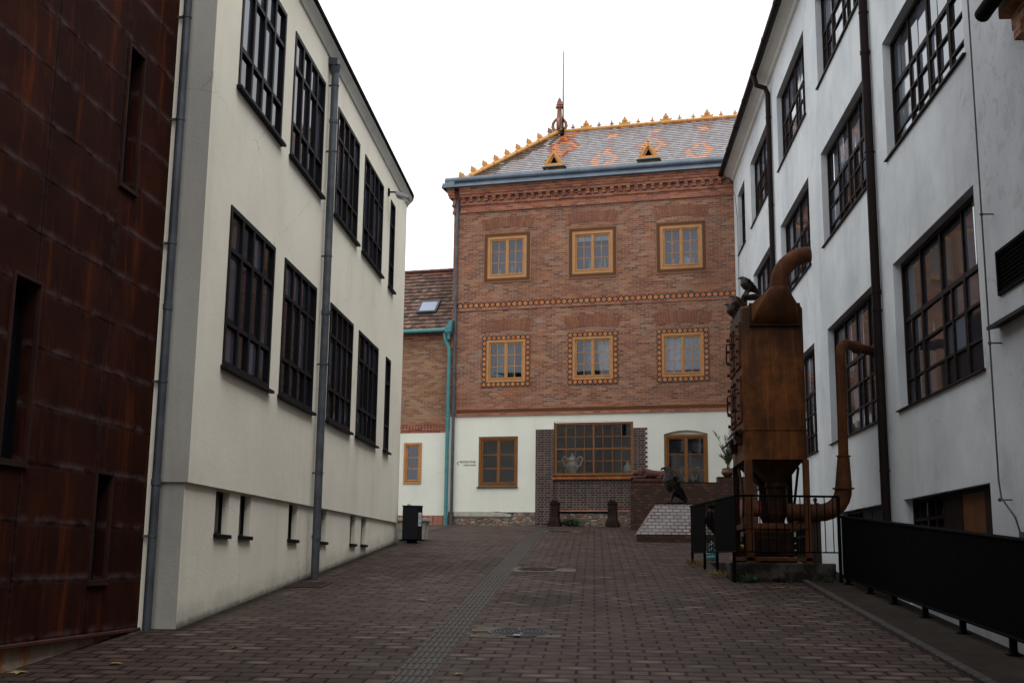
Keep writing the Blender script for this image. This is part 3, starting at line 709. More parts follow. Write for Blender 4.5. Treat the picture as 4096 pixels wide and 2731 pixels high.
# dark glazed brickwork round the shop window
mb = MB()
mb.box(2.96,3.56,-.018,.2,2.85,5.885)
mb.box(3.56,6.16,.045,.2,3.20,4.25)
mb.box(6.165,6.495,-.001,.2,3.22,5.88)
for i in range(36):
    z = 3.2035+i*.0745
    if z+.0745 < 5.91: mb.box(6.165,6.52+(.09 if i%2 else .03),-.016,.2 if False else -.002,z,z+.0742)
mb.build('glazed_brick_surround', M['brick_dark'], bh)
mb = MB(); mb.box(3.56,6.16,.035,.044,3.13,3.30); mb.build('brick_course', M['brick_trim'], bh)
mb = MB(); mb.rings([[(u,-.06,4.25),(u,-.06,4.30),(u,.06,4.385),(u,.12,4.385),(u,.12,4.25)] for u in (3.53,6.19)]); mb.build('shop_window_sill', M['glazed_sill'], bh, bevel=.008)
# string courses
def band(name, u0, u1, z0, z1, y, m): mb = MB(); mb.box(u0,u1,y,.05,z0,z1); return mb.build(name, m, bh)
band('string_course', .22, 9.9, 6.585, 6.665, -.045, M['brick_trim']); band('string_course', .22, 9.9, 6.36, 6.44, -.045, M['brick_trim'])
M['fineband'] = tile_fine('small_patterned_tile', .095, .0975, 0, 6.467)
tb = band('tile_frieze', .22, 9.9, 6.465, 6.56, -.02, M['fineband']); band('tile_edging', .22, 9.9, 6.44, 6.465, -.021, M['tile_dots']); band('tile_edging', .22, 9.9, 6.56, 6.585, -.021, M['tile_dots'])
M['octband'] = tile_oct('octagon_frieze_tile', .19, .19, 0, 10.02)
band('tile_frieze', .0, 9.9, 10.02, 10.21, -.012, M['octband']); band('string_course', .0, 9.9, 9.945, 10.016, -.03, M['brick_trim']); band('string_course', .0, 9.9, 10.214, 10.25, -.01, M['brick_trim'])
# stepped cornice with dentils
mb = MB()
def step(z0, z1, o): mb.box(.24,9.9,-o,.05,z0,z1); mb.box(-o*.9,.06,-o,6,z0,z1)
step(13.37,13.46,.055); step(13.463,13.62,.03); step(13.623,13.70,.075)
step(13.703,13.90,.05); step(13.903,13.985,.17)
step(13.988,14.07,.20); step(14.073,14.155,.225); step(14.158,14.22,.255)
u = .30
while u < 9.8:
    mb.box(u,u+.125,-.13,-.051,13.745,13.90); mb.box(u+.008,u+.117,-.16,-.131,13.83,13.899); u += .272
mb.build('cornice', M['brick_trim'], bh, bevel=.006)
mb = MB(); mb.rings([[(u,-.30,14.225),(u,-.375,14.23),(u,-.375,14.245),(u,-.235,14.43),(u,.1,14.43),(u,.1,14.225)] for u in (-.36,10.2)]); mb.rings([[(-.36,y,14.225),(-.36,y,14.245),(-.22,y,14.43),(.1,y,14.43),(.1,y,14.225)] for y in (-.37,6.3)])
for i in range(1,10): mb.rings([[(u,-.385,14.245),(u,-.24,14.437),(u,-.235,14.43),(u,-.375,14.24)] for u in (i*1.05,i*1.05+.025)])
mb.build('zinc_eaves', M['zinc_roof'], bh)
mb = MB(); mb.tube([(-.25,-.255,14.50),(10.2,-.255,14.50)], .095, 14)
for i in range(14): mb.tube([(.0+i*.74,-.255,14.50),(.022+i*.74,-.255,14.50)], .102, 14)
mb.tube([(-.22,-.2,14.50),(-.22,6.2,14.50)], .09, 10)
mb.build('gutter', M['zinc_roof'], bh, smooth=True)
pipe(bh, M['zinc'], [(.145,-.085,2.80),(.145,-.085,13.70),(.145,-.04,13.82)], .048, [(.145,-.085,z) for z in (3.6,5.0,6.9,9.2,11.2,12.6)], collars=[(.145,-.085,z) for z in (3.0,5.3,8.0)])
# arches of upright bricks over the windows
def fan(c, z, w, h, name='brick_arch'):
    mb = MB(); n = 21
    for i in range(n):
        q = (i-(n-1)/2)/((n-1)/2); a = q*.30; x = c+q*w/2
        rise = .10*(1-q*q); mbk = .027
        z0 = z+rise*.8; z1 = z0+h*(.92+.16*rnd.random())
        dx = math.sin(a)*h; tint = rnd.choice([(.215,.088,.052),(.19,.076,.046),(.235,.105,.062),(.20,.082,.05)])
        mb.rings([[(x-mbk,yy,z0),(x+mbk,yy,z0),(x+dx+mbk*1.15,yy,z1),(x+dx-mbk*1.15,yy,z1)] for yy in (-.012-.006*rnd.random(),.02)], c=tint)
    return mb.build(name, M['tintbrick'], bh)
t = MT('arch_brick', .85, .2); nz = t.noise(20,5,.65); t.color(t.mix(nz.map(.5,.8)*.5, t.attr(), (.10,.06,.045))); t.bump(nz,.3,.01); M['tintbrick'] = t.m
for c in UC: fan(c, 12.72, 1.62, .36); fan(c, 9.17, 1.62, .40)
# windows of the two upper storeys
M['octs'] = {}
def sash_window(root, name, u0, u1, z0, z1, nsash, ncol, nrow, m, cw, y0, mun=.022, glassm='pane'):
    mb = MB(); casing(mb, u0, u1, z0, z1, cw, y0-.028, y0+.06)
    a, b, c, d = u0+cw, u1-cw, z0+cw, z1-cw
    w = (b-a)/nsash
    for s_ in range(nsash):
        x0, x1 = a+w*s_+.004, a+w*(s_+1)-.004; fw = .050
        casing(mb, x0, x1, c+.02, d-.004, fw, y0+.004, y0+.05)
        gx0, gx1, gz0, gz1 = x0+fw, x1-fw, c+.02+fw, d-.004-fw
        for i in range(1,ncol): q = gx0+(gx1-gx0)*i/ncol; mb.box(q-mun/2,q+mun/2,y0+.012,y0+.04,gz0,gz1)
        for j in range(1,nrow): q = gz0+(gz1-gz0)*j/nrow; mb.box(gx0,gx1,y0+.015,y0+.038,q-mun/2,q+mun/2)
    for s_ in range(1,nsash): mb.box(a+w*s_-.022,a+w*s_+.022,y0-.010,y0+.003,c+.02,d-.004)
    f = mb.build(name, m, root)
    mb = MB(); mb.box(a+.004,b-.004,y0-.012,y0+.05,c+.002,c+.019); mb.build('sill_shadow_bar', M['brown_board'], f)  # dark strip stands in for the shadow line above the sill
    mb = MB()
    for s_ in range(nsash):
        d_ = rnd.uniform(-.004,.004); mb.quad((a+w*s_+.02,y0+.03+d_,c+.03),(a+w*(s_+1)-.02,y0+.03-d_,c+.03),(a+w*(s_+1)-.02,y0+.03-d_,d-.02),(a+w*s_+.02,y0+.03+d_,d-.02))
    mb.build('pane', M['pane'], f)
    return f
def room(f, u0, u1, z0, z1, y0, dep=.7, m='interior'):
    mb = MB(); y1 = y0+dep
    mb.quad((u0,y1,z0),(u1,y1,z0),(u1,y1,z1),(u0,y1,z1)); mb.quad((u0,y0,z0),(u0,y1,z0),(u0,y1,z1),(u0,y0,z1)); mb.quad((u1,y0,z0),(u1,y1,z0),(u1,y1,z1),(u1,y0,z1))
    mb.quad((u0,y0,z1),(u1,y0,z1),(u1,y1,z1),(u0,y1,z1)); mb.quad((u0,y0,z0),(u1,y0,z0),(u1,y1,z0),(u0,y1,z0))
    mb.build('interior', M[m], f)
def curtain(f, u0, u1, z0, z1, y, m, swag=0.):
    mb = MB(); n = 22; rings = []
    for i in range(n+1):
        q = i/n; u = u0+(u1-u0)*q; yy = y+.018*math.sin(q*math.pi*9)+.01*math.sin(q*23)
        rings.append([(u+swag*(1-t)**1.6,yy,z0+(z1-z0)*t) for t in (0,.25,.5,.75,1)])
    mb.rings(rings, close=False, cap=False); return mb.build('curtain', m, f, smooth=True)
for i, c in enumerate(UC):
    # top storey: fine tile border
    z0, z1 = Wz; f = sash_window(bh, 'window', c-WH, c+WH, z0, z1, 2, 2, 3, M['ochre'], .075, .0); room(f, c-WH+.02, c+WH-.02, z0+.02, z1-.02, .1, .42, 'interior_reflect')
    if i == 1: mb = MB(); mb.box(c-.56,c+.56,.10,.115,z1-.30,z1-.05); mb.build('blind', M['blind'], f)
    o = .158; a,b,lo,hi = c-WH-o, c+WH+o, z0-o, z1+o
    key = tile_fine('fine_border_tile', (b-a-.05)/17, (hi-lo-.05)/18, a+.025, lo+.025)
    mb = MB(); casing(mb, a+.024, b-.024, lo+.024, hi-.024, o-.049, -.022, .02); s_ = mb.build('tile_surround', key, f)
    mb = MB(); casing(mb, a, b, lo, hi, .024, -.026, .02); casing(mb, a+o-.025, b-o+.025, lo+o-.025, hi-o+.025, .024, -.0265, .02); mb.build('tile_edging', M['tile_dots'], s_)
    # middle storey: octagon border
    z0, z1 = Vz; f = sash_window(bh, 'window', c-WH, c+WH, z0, z1, 2, 2, 3, M['ochre'], .075, .0); room(f, c-WH+.02, c+WH-.02, z0+.02, z1-.02, .1)
    o = .168; a,b,lo,hi = c-WH-o, c+WH+o, z0-o, z1+o
    key = tile_oct('octagon_border_tile', (b-a)/10, (hi-lo)/10, a, lo)
    mb = MB(); casing(mb, a, b, lo, hi, o-.001, -.022, .02); mb.build('tile_surround', key, f)
    if i == 0: curtain(f, c-.36, c-.04, z0+.02, z1-.04, .16, M['curtain_green']); curtain(f, c+.06, c+.30, z0+.02, z1-.04, .16, M['curtain_green'])
    if i == 1: curtain(f, c-.30, c+.02, z0+.02, z1-.04, .15, M['curtain'], -.05); curtain(f, c+.12, c+.56, z0+.02, z1-.04, .15, M['curtain'], .12)
    if i == 2: curtain(f, c-.56, c+.56, z0+.02, z1-.04, .15, M['curtain'])
# shop window and ground floor windows
f = sash_window(bh, 'window', 1.03, 2.35, 4.05, 5.67, 2, 1, 3, M['ochre_dark'], .07, .05, .035); room(f,1.05,2.33,4.07,5.65,.15)
mb = MB(); mb.box(.98,2.37,-.05,.11,4.0,4.045); mb.build('sill', M['zinc'], f, bevel=.005)
f = sash_window(bh, 'window', 7.15, 8.50, 3.9, 5.65, 2, 1, 3, M['ochre_dark'], .08, .05, .03); room(f,7.2,8.45,3.95,5.6,.15,.9)
curtain(f, 7.22, 7.52, 4.0, 5.6, .22, M['curtain_dim'], -.16); curtain(f, 7.86, 8.0, 4.0, 5.6, .22, M['curtain_dim'], -.06); curtain(f, 8.28, 8.44, 4.0, 5.6, .24, M['interior'], -.1)
mb = MB()
for k in range(2):
    x0 = 7.25+.63*k; mb.rings([[(x0+.6*q/8, .26+.015*math.sin(j*1.3), 5.58-.055*j-.16*math.sin(math.pi*q/8)*(j/6)) for j in range(7)] for q in range(9)], False, False)
mb.build('swag', M['curtain_dim'], f, smooth=True)
mb = MB(); u0,u1,z0,z1 = 3.58,6.15,4.39,6.10; casing(mb,u0,u1,z0,z1,.075,.035,.13)
ux = [u0+.075+(u1-u0-.15)*i/8 for i in range(9)]; zx = [z0+.075+(z1-z0-.15)*i/4 for i in range(5)]
bars(mb, [(ux[i],.055 if i == 4 else .024) for i in range(1,8)], [(zx[i],.05 if i == 2 else .024) for i in range(1,4)], u0+.07,u1-.07,z0+.07,z1-.07,.05,.11)
f = mb.build('shop_window', M['ochre_dark'], bh)
mb = MB(); panes(mb, ux, zx, .085, .003); mb.build('pane', M['pane'], f); room(f,u0+.03,u1-.03,z0+.05,z1-.03,.14,1.1)

# roof: individual glazed tiles, front slope and hip end
rf = MB(); e0 = Vector((0,-.24,14.40)); slope = Vector((0,3.25,2.75)); Ls = slope.length; sd = slope/Ls; nn = Vector((0,-2.75,3.25)).normalized()
NR, TW = 24, .15; th = Ls/NR
def tile_col(u, t):
    def dia(cu, ct, w, h): return abs(u-cu)/w + abs(t-ct)/h
    g = rnd.random()
    base = rnd.choice([(.24,.228,.235),(.27,.26,.27),(.215,.195,.20),(.295,.29,.30),(.23,.205,.21),(.255,.245,.255)])
    for cu in (5.13, 8.33):
        d = dia(cu,.27,.50,.22)
        if .66 < d < 1.0: return (.62,.235,.08)
        if d < 1.36 and d >= 1.0: return (.25,.17,.165) if g < .5 else base
        if abs(u-cu) < .13 and .46 < t < .74: return (.25,.16,.155)
        if abs(u-cu) < .16 and .77 < t < .85: return (.66,.28,.10)
        if abs(u-cu) < .36 and .74 < t < .93: return (.25,.165,.16)
    d = dia(6.66,.50,.50,.20)
    if .62 < d < 1.0: return (.55,.225,.085)
    if d < 1.4 and d >= 1.: return (.26,.175,.17)
    if abs(u-6.62) < .15 and .79 < t < .86: return (.62,.27,.10)
    d = dia(3.45,.62,.55,.24)
    if .45 < d < .95: return (.60,.17,.03) if g < .7 else (.30,.05,.02)
    if d < 1.2 and d >= .95: return (.22,.06,.04)
    if abs(u-3.4) < .3 and .80 < t < .97: return (.34,.06,.02) if g < .5 else (.55,.16,.03)
    if t > .95 and g < .5: return (.22,.075,.055)
    hip = (u-.30)/2.85
    if t > hip-.20-.16*mnoise.noise((u*4,0,t*2)) and t < hip+.08 and mnoise.noise((u*4.5,t*1.5,3)) > -.22: return (.055,.042,.030) if g < .85 else (.16,.13,.09)
    if 9.1 > u > 2.9 and mnoise.noise((u*1.7,t*6,1)) > .45 and g < .5: return (.21,.155,.155)
    return base
for r_ in range(NR):
    t0 = r_*th; tm = (r_+.5)/NR
    lo = .24 + 2.86*(r_/NR); u = lo + (.5*TW if r_ % 2 else 0) - TW
    while u < 10.3:
        a, b = max(u, lo), u+TW-.001
        if b > a+.02:
            cc = tile_col((a+b)/2, tm); j = 0.
            p = lambda x, s_, h: e0 + Vector((x,0,0)) + sd*(t0+s_+j) + nn*h
            ch = min(.03,(b-a)*.3)
            rf.add([p(a,.015,.022),p(a+ch,0,.024),p(b-ch,0,.024),p(b,.015,.022),p(b,th*1.12,.006),p(a,th*1.12,.006)], [(0,1,2,3,4,5)], cc)
            rf.add([p(a,.015,.022),p(a+ch,0,.024),p(b-ch,0,.024),p(b,.015,.022),p(b,.015,.007),p(b-ch,0,.007),p(a+ch,0,.007),p(a,.015,.007)], [(0,1,6,7),(1,2,5,6),(2,3,4,5)], (.06,.035,.035))  # shadow line between tile rows painted as a dark lower edge
        u += TW
RL = Vector((3.05,3.01,17.16)); BR = Vector((.2,6.26,14.40))
rf.quad((.22,-.22,14.40),RL,(10.3,3.01,17.14),(10.3,-.22,14.40),(.03,.025,.025))
rf.quad((.2,-.22,14.40),(.2,6.26,14.40),RL,RL,(.12,.09,.09)); rf.quad(BR,(10.3,6.26,14.4),(10.3,3.01,17.15),RL,(.12,.09,.09))
roof = rf.build('roof', M['rooftile'], bh)
# hip and ridge
A0 = Vector((.22,-.26,14.44)); A1 = Vector((3.02,2.98,17.22))
mb = MB(); mb.tube([A0,A1], .075, 10)
for i in range(1,9): q = A0.lerp(A1,i/9); d = (A1-A0).normalized(); mb.tube([q-d*.025,q+d*.025], .095, 10)
mb.build('hip_tiles', M['amber'], roof, smooth=True)
mb = MB(); mb.tube([(3.2,3.0,17.19),(10.3,3.0,17.19)], .07, 10)
for i in range(15): mb.tube([(3.5+.49*i-.25,3.0,17.19),(3.53+.49*i-.25,3.0,17.19)], .085, 10)
mb.build('ridge_tiles', M['amber'], roof, smooth=True)
def big_crest():
    mb = MB(); prof = [(-.20,0),(-.20,.06),(-.17,.10),(-.13,.075),(-.10,.12),(-.11,.16),(-.07,.20),(-.03,.27),(.03,.27),(.07,.20),(.11,.16),(.10,.12),(.13,.075),(.17,.10),(.20,.06),(.20,0)]
    mb.prism(prof,'y',-.028,.028); mb.ball((0,0,.28),.035,8,6); mb.ball((-.19,0,.085),.035,8,6); mb.ball((.19,0,.085),.035,8,6); mb.ball((0,-.03,.15),.045,8,6)
    return mb
def small_crest():
    mb = MB(); mb.lathe([(.035,0),(.03,.03),(.05,.055),(.03,.085),(.045,.105),(.022,.14),(.03,.16),(.008,.205)],0,0,8)
    mb.ball((-.06,0,.06),.028,8,6); mb.ball((.06,0,.06),.028,8,6); return mb
def hip_crest():
    mb = MB(); prof = [(-.16,0),(-.17,.05),(-.11,.08),(-.15,.13),(-.13,.17),(-.07,.14),(-.09,.22),(-.03,.21),(-.035,.28),(.035,.28),(.03,.21),(.09,.22),(.07,.14),(.13,.17),(.15,.13),(.11,.08),(.17,.05),(.16,0)]
    mb.prism(prof,'y',-.03,.03); mb.prism([(-.05,.03),(0,.11),(.05,.03)],'y',-.05,.05); return mb
def place(src, loc, rot=(0,0,0), m=None):
    o = src.copy(); col.objects.link(o); o.parent = roof; o.location = loc; o.rotation_euler = rot
    if m: o.data = src.data.copy(); o.data.materials[0] = m
    return o
bc = big_crest().build('ridge_crest', M['amber'], roof, bevel=.006); bc.location = (4.0,3.0,17.24)
for u in (5.43,6.92,8.39,9.86): place(bc,(u,3.0,17.24))
sc_ = small_crest().build('ridge_knob', M['amber_dark'], roof, smooth=True); sc_.location = (3.51,3.0,17.25)
for u in (4.48,4.95,5.92,6.43,7.41,7.90,8.88,9.37): place(sc_,(u,3.0,17.25),m=None if u < 5 else M['amber'])
hc = hip_crest().build('hip_crest', M['amber'], roof, bevel=.006)
pitch = math.atan2(A1.z-A0.z, Vector((A1.x-A0.x,A1.y-A0.y)).length); yaw = math.atan2(A1.y-A0.y, A1.x-A0.x)
for i in range(9):
    q = A0.lerp(A1, (i+.35)/9.2)+Vector((0,0,.06)); rot = Matrix.Rotation(yaw,3,'Z') @ Matrix.Rotation(-pitch,3,'Y')
    o = hc if i == 0 else place(hc,(0,0,0),m=M['amber_dark'] if i == 8 else None)
    o.location = q; o.rotation_euler = rot.to_euler(); o.scale = (.82,.82,.82)
# finial with pierced foot
mb = MB(Matrix.Translation((3.0,3.0,17.18)))
mb.lathe([(.19,0),(.19,.06),(.12,.12),(.11,.30),(.13,.42),(.125,.52),(.10,.62),(.085,.86),(.10,.90),(.15,.93),(.15,.97),(.11,.99),(.13,1.05),(.10,1.11),(.11,1.15),(.07,1.2),(.075,1.24),(.035,1.30),(.02,1.34)],0,0,14)
for k in range(4):
    a = math.pi/2*k + math.pi/4*0; ca, sa = math.cos(a), math.sin(a)
    P = [(.10,.05),(.20,.09),(.255,.20),(.24,.34),(.18,.44),(.10,.52)]
    mb.tube([(p*ca,p*sa,z) for p,z in P], [.07,.068,.062,.058,.05,.045], 8)
    for p,z in P[1:5]: mb.ball((p*1.1*ca,p*1.1*sa,z),.04,7,5)
for k in range(6): a = k*math.pi/3; mb.ball((.12*math.cos(a),.12*math.sin(a),.945),.038,7,5)
mb.build('finial', M['amber_dark'], roof, smooth=True)
mb = MB(); mb.tube([(3.17,2.85,16.95),(3.17,2.85,18.4),(3.17,2.85,20.25)], [.030,.024,.016], 6); mb.box(3.10,3.24,2.62,2.86,16.93,16.97); mb.tube([(3.17,2.80,16.95),(3.17,2.85,17.25)],[.05,.02],8); mb.build('lightning_rod', M['dark_metal'], roof)
# small triangular dormers
for i, c in enumerate((3.52,6.74)):
    yb = .42; zb = 14.96; yf = -.02
    mb = MB(); w = .33; hgt = .57
    def bar(a,b,wd): mb.tube([a,b], wd, 4)
    mb.prism([(-w,0),(w,0),(w,.10),(-w,.10)],'y',yf-.05,yf+.6)
    for s_ in (-1,1):
        mb.rings([[(s_*w,yy,.10),(s_*(w-.13),yy,.10),(0,yy,hgt-.12),(0,yy,hgt)] for yy in (yf-.05,yf+.75)])
        mb.rings([[(s_*(w-.13),yy,.10),(s_*(w-.19),yy,.10),(0,yy,hgt-.21),(0,yy,hgt-.12)] for yy in (yf-.0,yf+.1)])
        for k in range(1,4): q = k/4; mb.ball((s_*w*(1-q)+s_*.03,yf-.02,.10+(hgt-.10)*q+.03),.034,7,5)
    mb.ball((0,yf-.02,hgt+.04),.05,8,6); mb.ball((0,yf-.02,hgt+.09),.03,8,6)
    mb.v = [(x+c,y,z+14.80) for x,y,z in mb.v]
    d = mb.build('dormer', M['amber'], roof, bevel=.006)
    mb = MB(); mb.prism([(-w+.15,.1),(w-.15,.1),(0,hgt-.16)],'y',yf+.08,yf+.1); mb.v = [(x+c,y,z+14.80) for x,y,z in mb.v]; mb.build('opening', M['black_hole'], d)
    mb = MB(); mb.box(c-.36,c+.36,-.06,.3,14.44,14.77); mb.build('dormer_base', M['claybase'] if 'claybase' in M else M['brick_dormer'] if 'brick_dormer' in M else M['brick_dark'], d)
    mb = MB(); mb.box(c-.40,c+.40,-.12,.3,14.775,14.80); mb.build('flashing', M['zinc_roof'], d)

# lettering painted on the plaster
def text(body, size, loc):
    cu = bpy.data.curves.new('lettering','FONT'); cu.body = body; cu.size = size; cu.extrude = .002; cu.offset = .0
    o = bpy.data.objects.new('lettering', cu); col.objects.link(o); bpy.context.view_layer.update()
    me = bpy.data.meshes.new_from_object(o.evaluated_get(bpy.context.evaluated_depsgraph_get())); bpy.data.objects.remove(o)
    me.materials.clear(); me.materials.append(M['lettering']); o = bpy.data.objects.new('lettering', me); col.objects.link(o)
    o.rotation_euler = (R(90),0,0); return o
sg = empty('wall_sign', 'dark lettering BOLTOK UTCÁJA with a left arrow painted on the ivory wall', 'sign', tuple(HP(.25,-.006,4.7)), -ANG)
def fit(o, x0, x1, z0, h):
    xs = [v.co.x for v in o.data.vertices]; ys = [v.co.y for v in o.data.vertices]
    s_ = (x1-x0)/(max(xs)-min(xs)); sz = h/(max(ys)-min(ys)); o.scale = (s_,sz,1)
    o.parent = sg; o.location = (x0-min(xs)*s_, 0, z0-min(ys)*sz)
fit(text('BOLTOK UTCÁJA',.1,0), .14, .68, .115, .098); fit(text('STREET OF SHOPS',.07,0), .27, .68, .035, .044)
mb = MB(); mb.rings([[(.085,y,.06),(.105,y,.06),(.045,y,.12),(.105,y,.18),(.085,y,.18),(.02,y,.12)] for y in (-.002,.002)]); mb.build('arrow', M['lettering'], sg)

# ------------------------------------------------------------------ low brick house at the back left
lb = empty('low_brick_house', 'low brick house with mottled clay tile roof, skylight and teal gutter at the back left', 'house', (HX,HY,0), -ANG)
mb = MB(); wall_grid(mb, -5, -.004, 6.2, 9.3, [], .12); mb.build('upper_wall', M['brick_pale'], lb)
mb = MB(); wall_grid(mb, -5, -.004, 3.12, 5.86, [(-1.63,-1.0,4.16,5.53)], .10, .12); mb.build('plaster_wall', M['plaster_house'], lb)
mb = MB(); mb.box(-5,-.004,.09,.3,5.86,5.93); mb.box(-5,-.004,.085,.3,6.13,6.20)
mb.box(-5,-.004,.11,.3,5.931,6.129)
for i in range(46): mb.box(-5+i*.108,-5+i*.108+.085,.075,.3,5.933,6.127)
mb.build('brick_course', M['brick_trim'], lb, bevel=.005); mb = MB()
mb.box(-5,-.004,.10,.3,9.0,9.08); mb.box(-5,-.004,.07,.3,9.083,9.17); mb.box(-5,-.004,.04,.3,9.173,9.25)
mb.build('brick_course', M['brick_trim'], lb, bevel=.005)
mb = MB(); mb.box(-5,-.004,.07,.3,2.5,3.12); mb.build('brick_base', M['brick_soldier'], lb)
f = sash_window(lb, 'window', -1.63, -1.0, 4.16, 5.53, 1, 1, 3, M['ochre'], .075, .10, .03); room(f,-1.6,-1.03,4.18,5.5,.22)
mb = MB(); s0 = Vector((0,-.12,9.28)); sv = Vector((0,2.6,2.72)); L2 = sv.length; s1 = sv/L2; n2 = Vector((0,-2.72,2.6)).normalized(); NR2 = 17; th2 = L2/NR2
for r_ in range(NR2):
    u = -5.2-(.09 if r_%2 else 0)
    while u < -.02:
        a,b = u, min(u+.176,-.01); j = rnd.uniform(-.02,.015); hh = rnd.uniform(0,.014)
        c = rnd.choice([(.11,.065,.05),(.15,.085,.065),(.21,.125,.10),(.08,.052,.042),(.07,.055,.043),(.14,.095,.075),(.17,.09,.06)])
        if r_ > 14: c = (c[0]*1.1,c[1]*.9,c[2]*.85)
        p = lambda x, s_, h: s0 + Vector((x,0,0)) + s1*(r_*th2+s_+j) + n2*h
        mb.add([p(a,.02,.03+hh),p((a+b)/2,0,.034+hh),p(b,.02,.03+hh),p(b,th2*1.15,.004),p(a,th2*1.15,.004)],[(0,1,2,3,4)],c)
        mb.add([p(a,.02,.03+hh),p((a+b)/2,0,.034+hh),p(b,.02,.03+hh),p(b,.02,.0),p((a+b)/2,0,.0),p(a,.02,.0)],[(0,1,4,5),(1,2,3,4)],(.03,.022,.02))  # dark lower edge painted in as the shadow line between rows
        u += .18
mb.quad((-5.2,-.1,9.27),(-.01,-.1,9.27),(-.01,2.48,11.99),(-5.2,2.48,11.99),(.04,.03,.025)); mb.quad((-5.2,2.48,12.0),(-.01,2.48,12.0),(-.01,5,9.3),(-5.2,5,9.3),(.12,.08,.06))
lr = mb.build('roof', M['claytile'], lb)
mb = MB()
for i in range(15): mb.tube([(-5.2+i*.35,2.48,12.03),(-5.2+i*.35+.37,2.48,12.03)], [.095,.085], 8)
mb.build('ridge_tiles', M['terracotta'], lr, smooth=True)
# skylight lies in the roof slope
Q = Matrix.Translation(s0 + s1*1.05 + n2*.06 + Vector((-1.13,0,0))) @ Matrix((( 1,0,0,0),(0,s1.y,n2.y,0),(0,s1.z,n2.z,0),(0,0,0,1)))
mb = MB(Q); casing_ = [(-.36,.36,-.02,.07),(-.36,.36,.63,.70)]
for a,b,c,d in ((-.36,.36,-.02,.06),(-.36,.36,.62,.70),(-.36,-.29,.06,.62),(.29,.36,.06,.62)): mb.box(a,b,c,d,-.05,.06)
sk = mb.build('skylight', M['zinc'], lr, bevel=.006); mb = MB(Q); mb.quad((-.29,.06,.045),(.29,.06,.045),(.29,.62,.045),(-.29,.62,.045),(9,9,9.5)); mb.build('pane', M['glass'], sk)
mb = MB(); mb.tube([(-5.2,-.18,9.27),(-.10,-.18,9.285)], .07, 12); mb.build('gutter', M['teal'], lb, smooth=True)
mb = MB(); mb.lathe([(.05,8.95),(.055,9.10),(.11,9.22),(.12,9.40)],-.05,-.17,10); mb.prism([(-.16,9.18),(.05,9.22),(.10,9.62),(.0,9.60),(-.14,9.40)],'y',-.27,-.07); mb.build('rainwater_head', M['teal'], lb, bevel=.01)
pipe(lb, M['teal'], [(-.19,-.16,9.2),(-.18,-.15,8.98),(-.06,-.11,8.70),(-.045,-.10,8.5),(-.045,-.10,2.80)], .062, [(-.045,-.10,z) for z in (3.4,5.0,7.0)], collars=[(-.045,-.10,z) for z in (4.6,6.4,3.05)])
# ------------------------------------------------------------------ rusty dust collector on its concrete slab
sl = empty('concrete_slab', 'stained concrete slab with damp patches under the rusty dust collector', 'slab', (2.0,17.7,1.42))
mb = MB(); mb.box(0,1.52,0,3.3,-.5,.285); mb.build('slab', M['concrete'], sl, bevel=.02)
dc = empty('dust_collector', 'tall rusty industrial dust collector with hopper, hood and bent exhaust pipe', 'machine', (2.30,18.2,1.705))
OX_, OY_, OZ_ = 2.30, 18.2, 1.705
def L_(mb): mb.v = [(x-OX_,y-OY_,z-OZ_) for x,y,z in mb.v]; return mb
mb = MB(); rr = .17; x0,x1,y0,y1 = 2.30,3.275,18.2,19.9
def rrect(ins=0):
    P = []
    for cx,cy,a0 in ((x1-rr,y1-rr,0),(x0+rr,y1-rr,90),(x0+rr,y0+rr,180),(x1-rr,y0+rr,270)):
        for k in range(6): a = R(a0+18*k); P.append((cx+(rr-ins)*math.cos(a),cy+(rr-ins)*math.sin(a)))
    return P
ring = lambda z, ins=0: [(x,y,z) for x,y in rrect(ins)]
mb.rings([ring(3.26),ring(3.705),ring(3.71,-.012),ring(3.735,-.012),ring(3.74),ring(5.64),ring(5.68,.02)])
body = L_(mb).build('body', M['rust_body'], dc, smooth=True)
mb = MB(); mb.box(2.42,3.21,18.165,18.198,5.325,5.70); mb.box(2.43,3.20,18.15,18.166,5.335,5.36)
for i in range(9): mb.tube([(2.46+i*.09,18.15,5.345),(2.46+i*.09,18.17,5.345)],.012,6)
L_(mb).build('hood_flange', M['rust_dark'], dc, bevel=.004)
mb = MB(); N_ = 32; rings = []
def rect_pt(a, w, h):
    c, s_ = math.cos(a), math.sin(a); k = 1/max(abs(c)/w, abs(s_)/h); return c*k, s_*k
for q in [0,.12,.3,.5,.7,.85,1.]:
    e = q*q*(3-2*q); ring_ = []
    for k in range(N_):
        a = 2*math.pi*k/N_
        rx, rz = rect_pt(a,.355,.155); P0 = Vector((2.815+rx,18.165,5.535+rz))
        P1 = Vector((2.875+.14*math.cos(a),18.06+.14*math.sin(a),5.93))
        if q < .12: p = P0
        else:
            f_ = P0.lerp(P1,e); f_.y -= .10*math.sin(math.pi*q)*(1 if rz < 0 else .2); p = f_
        ring_.append(p)
    rings.append(ring_)
mb.rings(rings, True, False); L_(mb).build('hood', M['rust_pipe'], dc, smooth=True, autos=50)
mb = MB(); P = [(2.875,18.06,5.92),(2.875,18.06,5.95)]
for k in range(1,10): a = R(180-10*k); P.append((3.375+.50*math.cos(a),18.06,5.95+.50*math.sin(a)))
mb.tube(P, [.14]*2+[.138]*4+[.132]*3+[.125,.12], 20, cap=False); mb.tube(P[::-1],[.112]*6+[.12]*5,20,cap=False); mb.tube([(2.875,18.06,5.915),(2.875,18.06,5.94)],.150,20)
L_(mb).build('exhaust_elbow', M['rust_pipe'], dc, smooth=True)
mb = MB()
